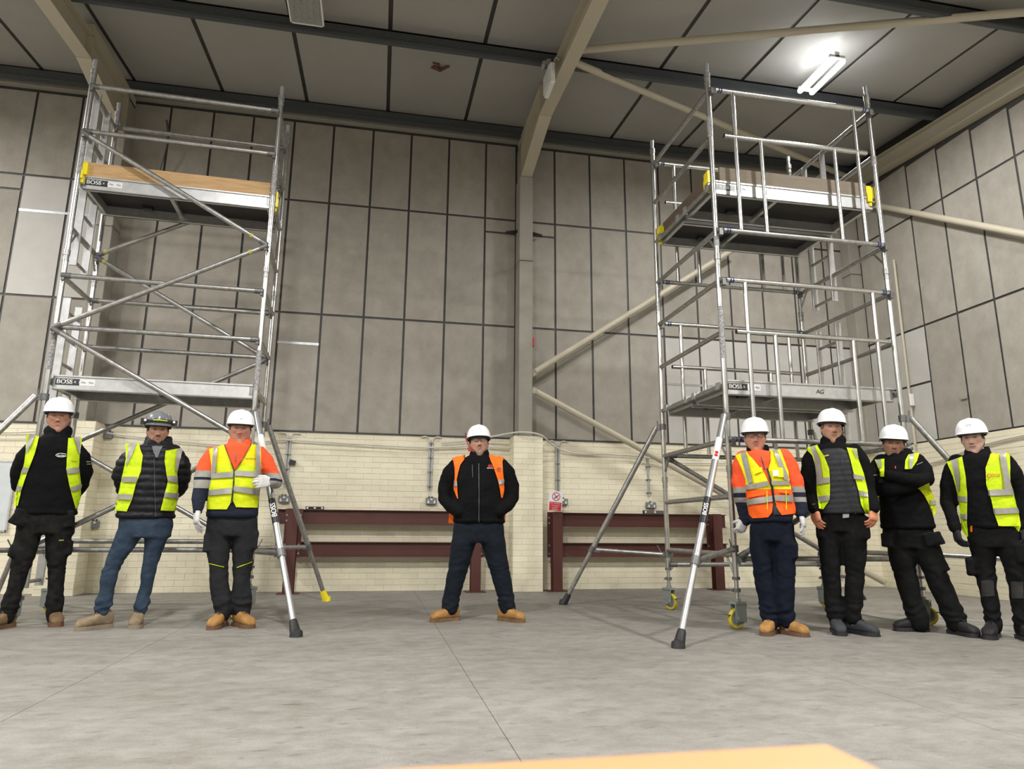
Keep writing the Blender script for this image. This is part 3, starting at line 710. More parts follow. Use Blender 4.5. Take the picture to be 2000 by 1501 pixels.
        MB().box(L*.27-.05, v1-.12, zz-.02, L*.27+.04, v1-.05, zz+.008).build('trapdoor_latch', M_blkp, P, smooth=False)
        for u, s in ((u0, -1), (u1, 1)):
            for v in (v0+.05, v1-.05):
                MB().box(min(u, u+s*.05), v-.03, zz+.0, max(u, u+s*.05), v+.03, zz+.014).box(min(u+s*.038, u+s*.062), v-.03, zz-.05, max(u+s*.038, u+s*.062), v+.03, zz+.014).build('hook', M_alu2, P, smooth=False)
        if lab:
            lx = u0+.02
            MB().box(lx, v0-.0025, zz-.055, lx+.20, v0-.0005, zz+.005).build('black_label', M_blkp, P, smooth=False)
            MB().box(lx+.20, v0-.0025, zz-.055, lx+.33, v0-.0005, zz+.005).build('white_label', M_lab, P, smooth=False)
            lettering('BOSS', .058, (lx+.075, v0-.004, zz-.025), (1, 0, 0), (0, 0, 1), M_text, P, bold=.003)
            lettering('H  K  X', .03, (lx+.165, v0-.004, zz-.025), (1, 0, 0), (0, 0, 1), M_text, P)
            lettering('No   No', .03, (lx+.265, v0-.004, zz-.025), (1, 0, 0), (0, 0, 1), M_textk, P)
        if lab == 'AG': lettering('AG', .06, (L*.55, v0-.004, zz-.035), (1, 0, 0), (.2, 0, 1), M_textk, P)
    # toe boards
    for (p, q_, m, h) in cfg['toe']:
        p, q_ = Vector(p), Vector(q_); d = (q_-p).normalized(); nrm = Vector((-d.y, d.x, 0))
        b = MB().obox((p+q_)/2+Vector((0, 0, h/2)), d*(q_-p).length/2, nrm*.012, (0, 0, h/2)).build('toe_board', m, T, smooth=False)
    for c_, d in cfg['clips']:
        c_ = Vector(c_); d = Vector(d); n_ = Vector((-d.y, d.x, 0))
        y = MB().obox(c_+Vector((0, 0, .06)), d*.042, n_*.026, (0, 0, .06)).obox(c_+Vector((0, 0, .0))-d*.014, d*.026, n_*.034, (0, 0, .045)).obox(c_+Vector((0, 0, -.05))+d*.0, d*.016, n_*.018, (0, 0, .035)).obox(c_+Vector((0, 0, .125)), d*.028, n_*.014, (0, 0, .014))
        y.build('toe_board_clip', M_yel, T, smooth=False)
    # inner ladder stiles
    ul = cfg['ladder_u']
    for (za, zb) in cfg['ladders']:
        va, vb = cfg['ladder_v']
        for v in (vb, va): l_ = MB().box(ul-.034, v-.0125, za, ul+.034, v+.0125, zb, .003).build('ladder_stile', M_alu2, T, smooth=False)
        zz = za+.05
        while zz < zb:
            MB().tube((ul, va, zz), (ul, vb, zz), .0165, 10).build('ladder_rung', M_alud, l_); zz += .25
    # stabilisers
    for (u, v, ztop, foot, zk, zs, ym, big) in cfg['stabs']:
        top = Vector((u, v, ztop)); ft = Vector(foot)
        off = (ft-top); off.z = 0; off.normalize(); top2 = top+off*.07
        d = (ft-top2).normalized(); lenn = (ft-top2).length
        m1 = M_alub if big else M_alud
        kn = top2+d*((ztop-zk)/(-d.z))
        st = MB().tube(top2, kn+d*.04, .0285, 16).tube(kn, ft-d*.12, .0245, 16).build('stabiliser', m1, T)
        MB().loft([(ft-d*.135, .028), (ft-d*.12, .032), (ft-d*.03, .042), (Vector((ft.x, ft.y, .022)), .05), (Vector((ft.x, ft.y, .0)), .05)], 16).build('rubber_foot', M_yel if ym else M_blk, st)
        c = MB().tube(top+Vector((0, 0, -.03)), top+Vector((0, 0, .03)), .036, 14).bar(top, top2+d*.02, .03, .05).tube(top2-off*.02+Vector((0, 0, -.02)), top2-off*.01+Vector((0, 0, .07)), .008, 8)
        c.build('top_clamp', M_cast, st)
        tgt = Vector((u, v, zs)); e = (tgt-kn).normalized()
        MB().tube(kn+e*.05, tgt-e*.05, .0225, 14).build('stabiliser_strut', m1 if not big else M_alud, st)
        MB().tube(kn-d*.035, kn+d*.035, .036, 14).bar(kn, kn+e*.09, .03, .05).build('knee_clamp', M_cast, st)
        MB().tube(tgt+Vector((0, 0, -.03)), tgt+Vector((0, 0, .03)), .036, 14).bar(tgt, tgt-e*.08, .028, .045).tube(tgt-e*.06, tgt-e*.11+Vector((0, 0, .09)), .006, 6).build('foot_clamp', M_cast, st)
        if big:
            ctr = top2+d*(big[0]*lenn); side = d.cross(Vector(CAM-T.location-ctr)).normalized(); fr_ = side.cross(d).normalized()
            if fr_.dot(CAM-T.location-ctr) < 0: fr_ = -fr_
            fr2 = fr_
            MB().loft([(ctr-d*.125, .0292), (ctr+d*.125, .0292)], 16, True).build('black_label', M_blkp, st)
            lettering('BOSS', .062 if ox_ < 0 else .05, ctr+fr2*.0305, -d, side*(1 if side.dot(rt) < 0 else -1), M_text, st, name='lettering', bold=.003)
            c2 = top2+d*(.18*lenn)
            MB().loft([(c2-d*.12, .0290), (c2+d*.12, .0290)], 16, True).build('white_label', M_lab, st)
            for s in (0, .03): MB().obox(c2+fr2*.0295+d*(.05+s), d*.010+side*.010, d*.006-side*.006, fr2*.001).obox(c2+fr2*.0295+d*(.05+s), d*.010-side*.010, d*.006+side*.006, fr2*.001).build('red_mark', M_textr, st, smooth=False)
    return T

# right-hand tower
z0 = .608; L = 1.8165; Wd = 1.424; zd = zr(z0, 3)+.028+.036
ox, oy, th = 3.066, 5.602, -.0037
def loc(x, y, z=0):
    R = Matrix.Rotation(-th, 3, 'Z'); v = R @ Vector((x-ox, y-oy, 0)); return (v.x, v.y, z)
cfgR = dict(
    wraps=[(0, 0, z0+4.0, z0+4.22), (0, 0, z0+1.75, z0+2.25), (0, 0, z0+2.85, z0+2.95), (L, 0, z0+3.9, z0+4.0)],
    castor=[.25, 1.9, 2.2, 2.6], ledgers=[], diags=[(1, 8, 10), (0, 10, 8)],
    extra=[((0, -.02, .575), (L, -.02, .575)), ((0, Wd-.03, .46), (L, Wd-.03, .46)), ],
    guards=[(0, 1), (0, 5), (1, 1), (1, 5)],
    platforms=[(3, .05, .65, 'x'), (3, .73, 1.33, None), (7, .05, .65, 'AG'), (7, .73, 1.33, None)],
    toe=[((.10, .055, zd), (L-.09, .055, zd), M_woodg, .15), ((.075, .10, zd), (.075, Wd-.08, zd), mat('brown_board', (.15, .105, .07), .75, var=.5, stretch=(5, .6, 9)), .15)],
    clips=[((.02, .13, zd-.0), (0, -1, 0)), ((.03, Wd-.08, zd-.03), (0, -1, 0)), ((L-.055, .06, zd-.01), (1, 0, 0))],
    ladder_u=L, ladder_v=(6.40-oy, 6.74-oy), ladders=[(z0+2.70, z0+4.5), (.30, z0+2.45)],
    stabs=[(0, 0, 1.82, loc(2.137, 4.768), .58, .66, False, (.47,)),
           (0, Wd, 1.93, loc(2.09, 7.658), .60, .56, False, None),
           (L, 0, 1.87, loc(5.95, 4.86), .58, .62, False, None),
           (L, Wd, 1.93, loc(5.9, 7.75), .60, .56, False, None)])
tower('double width aluminium scaffold tower on castors standing on the right', ox, oy, th, L, Wd, z0, cfgR)

# left-hand tower
z0 = .6044; L = 1.8044; Wd = .7388; zd = zr(z0, 3)+.028+.036
ox, oy, th = -3.0006, 6.797, .035
cfgL = dict(
    wraps=[(0, 0, z0+3.55, z0+3.95), (L, 0, z0+3.55, z0+3.9), (0, 0, z0+1.6, z0+2.0), (L, 0, z0+1.5, z0+1.9)],
    castor=[.4, 2.6, .8, .3], ledgers=[(v, k, 0) for v in (0, 1) for k in (1, 2, 5, 6)],
    diags=[(0, 2, 4), (0, 6, 4), (0, 6, 8), (0, 10, 8), (1, 4, 2), (1, 4, 6), (1, 8, 6), (1, 8, 10)],
    extra=[((0, -.03, z0), (L, -.03, z0)), ((0, Wd-.03, z0+.06), (L, Wd-.03, z0+.06))],
    guards=[],
    platforms=[(3, .035, .64, 'x'), (7, .035, .64, 'x')],
    toe=[((.06, .045, zd), (L-.04, .045, zd), M_wood, .148)],
    clips=[((.03, .02, zd-.0), (1, 0, 0)), ((L+.015, .10, zd-.05), (0, 1, 0))],
    ladder_u=.0, ladder_v=(.17, .47), ladders=[(z0+2.68, z0+4.55), (.27, z0+2.35)],
    stabs=[(L, 0, 1.88, loc(-.5475, 5.67), .60, .60, False, (.50,)),
           (L, Wd, 1.88, loc(-.503, 8.347), .60, .60, True, None),
           (0, 0, 1.95, loc(-4.05, 5.95), .60, .60, False, None),
           (0, Wd, 1.90, loc(-3.9, 8.4), .60, .60, False, None)])
tower('narrow aluminium scaffold tower with a pine toe board standing on the left', ox, oy, th, L, Wd, z0, cfgL)
#@@PEOPLE
# ============================================================ PEOPLE
def ell(mb, rings, n=24, ex=2.0):
    """closed loft through rings (centre, half axis a, half axis b)"""
    V = []; m = len(rings)
    for c, a, b in rings:
        c, a, b = Vector(c), Vector(a), Vector(b)
        for j in range(n):
            th = 2*PI*j/n; x, y = math.cos(th), math.sin(th)
            x = math.copysign(abs(x)**(2/ex), x); y = math.copysign(abs(y)**(2/ex), y); V.append(c+a*x+b*y)
    Fs = [(i*n+j, i*n+(j+1) % n, (i+1)*n+(j+1) % n, (i+1)*n+j) for i in range(m-1) for j in range(n)]
    Fs += [tuple(reversed(range(n))), tuple((m-1)*n+j for j in range(n))]
    mb.add(V, Fs)
def remesh(mb, vox, it=3, name='m'):
    me = mb.mesh(name)
    bm = bmesh.new(); bm.from_mesh(me); bmesh.ops.recalc_face_normals(bm, faces=bm.faces[:]); bm.to_mesh(me); bm.free()
    o = bpy.data.objects.new(name, me); COL.objects.link(o)
    r = o.modifiers.new('r', 'REMESH'); r.mode = 'VOXEL'; r.voxel_size = vox
    s = o.modifiers.new('s', 'SMOOTH'); s.factor = .5; s.iterations = it
    dg = bpy.context.evaluated_depsgraph_get(); out = bpy.data.meshes.new_from_object(o.evaluated_get(dg))
    bpy.data.objects.remove(o); bpy.data.meshes.remove(me); return out
def disp(me, fn):
    N = [v.normal.copy() for v in me.vertices]
    for v, n in zip(me.vertices, N):
        d = fn(v.co, n)
        if d: v.co = v.co + n*d
def shade(me):
    me.polygons.foreach_set('use_smooth', [True]*len(me.polygons))
def place(name, me, m, parent, off):
    me.transform(Matrix.Translation(-Vector(off))); me.name = name; me.materials.append(m); shade(me); return link(name, me, parent)
def bvh_of(me): return BVHTree.FromPolygons([v.co.copy() for v in me.vertices], [tuple(p.vertices) for p in me.polygons])

def paint(me, fn):
    a = me.color_attributes.new('skin', 'FLOAT_COLOR', 'POINT'); buf = []
    for v in me.vertices: buf += [*fn(v.co), 1]
    a.data.foreach_set('color', buf)
M_skin = mat('skin', (.5, .3, .2), .5, attr='skin', bump=.0006, bscale=300)
def cloth(name, c, rough=.85, var=.25, c2=None, **k):
    return mat(name, c, rough, var=var, vscale=k.pop('vscale', 14), col2=c2, bump=k.pop('bump', .006), bscale=k.pop('bscale', 24), spec=k.pop('spec', .25), **k)
M_black = cloth('black_fabric', (.0045, .0045, .005), spec=.12); M_blackt = cloth('black_work_fabric', (.0045, .0045, .005), c2=(.014, .014, .014), var=.5, vscale=9, spec=.12)
M_puff = cloth('black_quilted_fabric', (.006, .006, .008), .5); M_gilet = cloth('charcoal_quilted_fabric', (.022, .024, .027), .6)
M_char = cloth('charcoal_trouser', (.020, .021, .023), spec=.15); M_navy = cloth('navy_trouser', (.006, .009, .018), spec=.15)
M_denim = cloth('blue_denim', (.009, .019, .038), c2=(.040, .062, .095), var=.85, vscale=5, bump=.012, bscale=17); M_denimd = cloth('dark_denim', (.002, .0045, .009), c2=(.006, .012, .02), var=.6, vscale=6)
M_lime = cloth('lime_hi_vis', (.58, .77, .012), .7, .2, bump=.008, bscale=22); M_org = cloth('orange_hi_vis', (.95, .17, .012), .7, .15, bump=.006, bscale=22)
M_limey = cloth('lime_grubby', (.62, .70, .01), .7, .4)
M_refl = mat('reflective_tape', (.33, .32, .285), .42, metal=.15, var=.15, vscale=30)
M_glove = cloth('white_knit', (.62, .61, .60)); M_glovek = cloth('black_glove', (.02, .02, .022)); M_gloveo = cloth('orange_coated', (.62, .25, .14), .5)
M_tan = cloth('tan_nubuck', (.42, .22, .07), .8, .4); M_tan2 = cloth('dusty_tan', (.30, .225, .14), .85, .5); M_tan3 = cloth('brown_dusty', (.22, .14, .075), .85, .5)
M_sole = mat('brown_sole', (.13, .07, .035), .7); M_solel = mat('dusty_sole', (.22, .18, .13), .8); M_bootk = cloth('black_boot', (.018, .018, .018), .6); M_bootg = cloth('grey_boot', (.045, .05, .055), .7)
M_lace = mat('lace', (.16, .10, .05), .8); M_lacek = mat('black_lace', (.02, .02, .02), .8)
M_hat = mat('white_hat_shell', (.83, .84, .85), .22); M_hatg = mat('grey_hat_shell', (.16, .17, .18), .22)
M_harn = mat('hat_harness', (.03, .03, .035), .6)

def head_shape(jaw=0., w=1.):
    """returns function dir -> local point; +X picture right, -Y forward, Z up from chin"""
    cz = .118
    def fn(th, ph):
        x = math.sin(th)*math.cos(ph); y = math.sin(th)*math.sin(ph); z = -math.cos(th)
        t = max(0, -z); bx = ((1-t**2.7)**(1/2.7)/max(1e-4, math.sqrt(1-t*t))) if 0 < t < .9999 else 1.
        bx = min(bx, 3.0)
        px_ = x*.082*w*bx; py_ = y*.098*bx; pz = cz+z*.118
        px_ *= 1-(.31-jaw)*t**1.7
        if y > 0: py_ *= 1-.45*t
        else: py_ *= 1-.02*t
        # flatten face
        if py_ < 0: py_ = -abs(py_)**.93*.096**.07
        g = lambda cx_, czz, rx, rz: math.exp(-((px_-cx_)/rx)**2-((pz-czz)/rz)**2)
        fr = max(0, -y)/max(.2, math.sin(th))
        pz -= .034*t**1.4*min(1, fr*1.4); pz += .022*t**2*max(0, min(1, y*2.2+.5))
        if y < 0:
            d = 0
            k = (.142-pz)/(.142-.079)
            if 0 <= k <= 1: d += math.exp(-(px_/(.009+.005*k))**2)*(.004+.023*k**1.2)
            elif k > 1: d += math.exp(-(px_/.014)**2)*.027*max(0, 1-(k-1)*5.5)
            d += .010*(g(.014, .082, .008, .008)+g(-.014, .082, .008, .008))
            d -= .012*(g(.031, .128, .016, .010)+g(-.031, .128, .016, .010))
            d += .005*(g(.030, .147, .024, .007)+g(-.030, .147, .024, .007))
            d += .0045*(g(.046, .098, .02, .02)+g(-.046, .098, .02, .02))
            d += .0055*g(0, .057, .023, .006)+.0055*g(0, .045, .020, .005)-.005*g(0, .0515, .026, .0028)-.004*g(0, .033, .022, .007)
            d += .010*g(0, -.006, .024, .018)
            py_ -= d
        return Vector((px_, py_, pz))
    return fn
SKINS = dict(fair=((.40, .225, .15), (.38, .16, .11)), pink=((.42, .215, .145), (.40, .15, .10)), mid=((.35, .19, .13), (.33, .13, .09)), pale=((.50, .32, .24), (.46, .22, .17)))
def make_head(mb, M, jaw, w, neck_to, neckr):
    fn = head_shape(jaw, w); n, m = 72, 60; V = []
    for i in range(m+1):
        th = PI*min(max(i/m, .006), .994)
        for j in range(n): V.append(M @ fn(th, 2*PI*j/n))
    Fs = [(i*n+j, i*n+(j+1) % n, (i+1)*n+(j+1) % n, (i+1)*n+j) for i in range(m) for j in range(n)]
    Fs += [tuple(reversed(range(n))), tuple(m*n+j for j in range(n))]
    mb.add(V, Fs)
    R = M.to_3x3()
    for s in (-1, 1):
        mb.ball(M @ Vector((s*.083*w, .010, .115)), .009, .016, .029, M=R @ Matrix.Rotation(s*-.25, 3, 'Z') @ Matrix.Rotation(-.2, 3, 'X'))
    mb.loft([(M @ Vector((0, .022, .08)), neckr*.90), (M @ Vector((0, .036, .02)), neckr*.94), (Vector(neck_to)+Vector((0, 0, .06)), neckr), (Vector(neck_to)-Vector((0, 0, .05)), neckr*1.2)], 20)
def skin_paint(me, M, sk, brow, beard, hairc, smile=0.):
    Mi = M.inverted(); base, red = SKINS[sk]
    def f(co):
        p = Mi @ co
        if p.z < -.14 or p.z > .3 or abs(p.x) > .13: return base
        x, y, z = p; c = list(base); zm = z-smile*x*x
        def mixc(t, q):
            for i in range(3): c[i] = c[i]*(1-t)+q[i]*t
        g = lambda cx_, cz_, rx, rz: math.exp(-((x-cx_)/rx)**2-((z-cz_)/rz)**2)
        if y < .02:
            mixc(min(1, .8*(g(.045, .092, .02, .02)+g(-.045, .092, .02, .02)+g(0, .085, .014, .015))), red)
            mixc(min(1, .35*(g(.031, .121, .018, .009)+g(-.031, .121, .018, .009))), red)
            for s in (-1, 1):
                xx = (x*s-.030)/.019; zz = (z-(.146+.003*(1-xx*xx)-.002*max(0, xx)))/.0045
                mixc(.95*math.exp(-xx**4-zz*zz), tuple(b*.55 for b in brow)); mixc(.85*math.exp(-((x*s-.031)/.016)**4-((z-.1335)/.0028)**2), (.05, .025, .02)); mixc(.5*math.exp(-((x*s-.031)/.014)**4-((z-.1225)/.002)**2), (.14, .06, .05))
            lip = math.exp(-(x/.025)**4-((zm-.0515)/.0085)**2); mixc(.75*lip, (.30, .105, .09))
            mixc(.85*math.exp(-(x/.026)**4-((zm-.0515)/.0036)**2), (.06, .016, .014)); mixc(.75*math.exp(-(x/.018)**4-((zm-.0522)/.0022)**2) if smile > 17 else 0, (.5, .42, .36)); mixc(.5*math.exp(-((abs(x)-.030-(.07-z)*.25)/.0035)**2-((z-.062)/.016)**4) if smile > 5 else 0, (base[0]*.6, base[1]*.5, base[2]*.5)); mixc(.8*(g(.008, .072, .004, .003)+g(-.008, .072, .004, .003)), (.08, .03, .025))
            if beard:
                kind, bc, amt = beard; fz = noise.noise(co*180)*.15
                m = 0
                if kind in ('full', 'stubble'):
                    m = max(0, min(1, (.036-z)/.012)) if abs(x) < .03 else max(0, min(1, (.010+abs(x)*.9-z)/.014))
                    m = max(m, math.exp(-((abs(x)-.012)/.018)**4-((z-.0655)/.0055)**2))
                if kind == 'goatee':
                    m = max(math.exp(-(x/.028)**6-((z-.0655)/.0065)**2), math.exp(-((abs(x)-.032)/.006)**2-((z-.040)/.024)**4)*.8, math.exp(-(x/.036)**4-((z-.000)/.032)**4))
                    m = max(m, .75*max(0, min(1, (-.006+abs(x)*.9-z)/.014)))
                m *= 1-math.exp(-(x/.022)**4-((z-.050)/.007)**2)
                mixc(max(0, min(1, amt*m*(1+fz))), bc)
        return tuple(c)
    paint(me, f)
def hand(mb, w0, d, nrm, ts, curl=(.25, .3, .35, .4), size=1., thumb=.0, spread=.06):
    """w0 wrist, d along the hand, nrm palm side, ts thumb side (+1/-1 along d x nrm)"""
    w0 = Vector(w0); d = Vector(d).normalized(); nrm = Vector(nrm); nrm = (nrm-d*nrm.dot(d)).normalized(); s = d.cross(nrm)*ts; k = size
    ell(mb, [(w0-d*.02*k, s*.026*k, nrm*.021*k), (w0+d*.01*k, s*.028*k, nrm*.020*k), (w0+d*.045*k, s*.040*k, nrm*.019*k), (w0+d*.082*k, s*.043*k, nrm*.0165*k), (w0+d*.098*k, s*.038*k, nrm*.012*k)], 16, 2.6)
    for i, (off, l, r) in enumerate(((.030, .074, .0098), (.0105, .084, .0102), (-.0095, .078, .0098), (-.0285, .062, .0088))):
        b = w0+d*(.084-.004*abs(i-1))*k+s*off*k; dd = (d+s*(off*spread*20)).normalized(); P = [(b, r*k*1.02)]; a = 0; p = b
        for j, f in enumerate((.45, .31, .24)):
            a += curl[i]*(1.1 if j < 2 else .8); v = (dd*math.cos(a)+nrm*math.sin(a)); p = p+v*l*f*k; P.append((p, r*k*(1, .95, .84)[j]))
        mb.loft(P, 10, True, True)
    b = w0+d*.022*k+s*.024*k; v1 = (d*.62+s*.70+nrm*(.30+thumb)).normalized(); v2 = (d*.85+s*.35+nrm*(.40+thumb*1.6)).normalized(); v3 = (d*.9+s*.08+nrm*(.5+thumb*1.8)).normalized()
    mb.loft([(b, .015*k), (b+v1*.036*k, .0125*k), (b+v1*.036*k+v2*.030*k, .0112*k), (b+v1*.036*k+v2*.030*k+v3*.022*k, .0095*k)], 10, True, True)
def boot(parent, off, x, y, ang, m, ms, ml, ank=None, size=1.):
    """ang 0: toe towards the camera, +: towards picture right"""
    a = math.radians(ang); d = Vector((math.sin(a), -math.cos(a), 0)); s = Vector((d.y*-1, d.x, 0)); o = Vector((x, y, 0)); L_ = .285*size; h0 = o-d*.085*size
    P = lambda t, z, side=0: h0+d*t*L_+Vector((0, 0, z))+s*side
    mb = MB(); zz = Vector((0, 0, 1))
    prof = ((.0, .026, .03, .10), (.06, .036, .022, .135), (.18, .040, .022, .150), (.34, .041, .022, .142), (.46, .044, .022, .124), (.58, .049, .022, .106), (.70, .053, .022, .096), (.83, .052, .022, .090), (.93, .044, .022, .076), (1.0, .028, .024, .052))
    ell(mb, [(P(t, (zb+zt)/2), s*hw, zz*(zt-zb)/2) for t, hw, zb, zt in prof], 20, 2.6)
    ak = o+Vector((0, 0, .11)) if ank is None else Vector(ank)
    mb.loft([(P(.22, .07), .042), (P(.24, .11), .043), (ak+Vector((0, 0, .03)), .047)], 18)
    ell(mb, [(P(.80, .05), s*.047, zz*.034), (P(.9, .05), s*.046, zz*.034)], 18, 2.4)
    me = remesh(mb, .0065, 3); b = place('boot', me, m, parent, off)
    so = MB(); outl = ((0, .024), (.03, .032), (.15, .036), (.35, .034), (.5, .038), (.68, .050), (.82, .051), (.93, .042), (1.0, .026), (1.025, .008)); pts = [P(t, 0, -w_-.004) for t, w_ in outl]+[P(t, 0, w_+.004) for t, w_ in reversed(outl)]
    pts = [P(-.018, 0, .012)]+[P(-.018, 0, -.012)]+pts
    so.prism([(p.x, p.y) for p in pts], 0.0, .012); so.prism([(p.x, p.y) for p in [h0+(p-h0)*.985 for p in pts]], .012, .032)
    so.build('sole', ms, b, off, False)
    la = MB(); 
    for i in range(5):
        t = .36+.065*i; zt = .148-.0125*i*1.1
        la.loft([(P(t, zt-.012, -.026), .0035), (P(t-.01, zt+.006, -.012), .0035), (P(t+.012, zt+.007, .012), .0035), (P(t, zt-.012, .026), .0035)], 6)
    la.build('laces', ml, b, off)
    return b
def helmet(parent, off, M, m, h=.128, text=None, rx=.116, ry=.138, extra=None):
    n, k = 56, 18; R = M; z0 = .170
    def pt(t, ph, o=0.):
        r = math.cos(t*PI/2)**.62; z = z0+h*math.sin(t*PI/2)**1.05
        x = math.cos(ph)*(rx+o)*r; y = math.sin(ph)*(ry+o)*r
        ridge = math.exp(-(x/.018)**4)*.0045*min(1, t*2.5)
        if t == 0: pass
        return R @ Vector((x, y+.008, z+ridge+o*.5))
    V = []; F_ = []
    rim = []
    for j in range(n):
        ph = 2*PI*j/n; c = max(0, -math.sin(ph)); e = .007+.040*c**2.2; p = Vector((math.cos(ph)*(rx+e*.6), math.sin(ph)*(ry+e)+.008, z0-.004-.013*c**2)); rim.append(p)
    V += [R @ p for p in rim]
    V += [R @ (p+Vector((0, 0, .005))) for p in rim]
    for i in range(k+1):
        t = .02+(i/k)*.975
        V += [pt(t, 2*PI*j/n) for j in range(n)]
    inner = len(V)
    for i in range(k+1):
        t = .0+(i/k)*.975
        V += [R @ Vector((math.cos(2*PI*j/n)*(rx-.004)*math.cos(t*PI/2)**.62, math.sin(2*PI*j/n)*(ry-.004)*math.cos(t*PI/2)**.62+.008, z0-.002+(h-.004)*math.sin(t*PI/2)**1.05)) for j in range(n)]
    rows = [0, 1]+list(range(2, 2+k+1))
    for a in range(k+2):
        F_ += [(a*n+j, a*n+(j+1) % n, (a+1)*n+(j+1) % n, (a+1)*n+j) for j in range(n)]
    F_ += [tuple((k+2)*n+j for j in range(n))]
    ib = inner//n
    F_ += [(0*n+j, ib*n+j, ib*n+(j+1) % n, (j+1) % n) for j in range(n)]
    for a in range(k):
        F_ += [((ib+a)*n+(j+1) % n, (ib+a)*n+j, (ib+a+1)*n+j, (ib+a+1)*n+(j+1) % n) for j in range(n)]
    F_ += [tuple(reversed([(ib+k)*n+j for j in range(n)]))]
    mb = MB().add(V, F_); hh = mb.build('hard_hat', m, parent, off)
    hb = MB(); N2 = 28; Vb = []
    for j in range(N2):
        ph = 2*PI*j/N2
        for r, zz in ((.102, z0-.018), (.102, z0+.012)):
            Vb.append(R @ Vector((math.cos(ph)*(rx-.012), math.sin(ph)*(ry-.014)+.008, zz)))
    hb.add(Vb, [(2*j, 2*j+1, (2*j+3) % (2*N2), (2*j+2) % (2*N2)) for j in range(N2)]); hb.build('head_band', M_harn, hh, off)
    def wrap(s, px_off, z, size, mm, bold=.0006):
        Vt, Ft = text_mesh(s, size); vv = []
        for v in Vt:
            ph = -PI/2+(px_off+v.x)/ry; zz = z+v.y; t = math.asin(max(0, min(1, ((zz-z0)/h)**(1/1.05))))/(PI/2); p = pt(t, ph, .0022); vv.append(p)
        MB().add(vv, Ft).build('lettering', mm, hh, off, False)
    if text:
        for a in text: wrap(*a)
    return hh

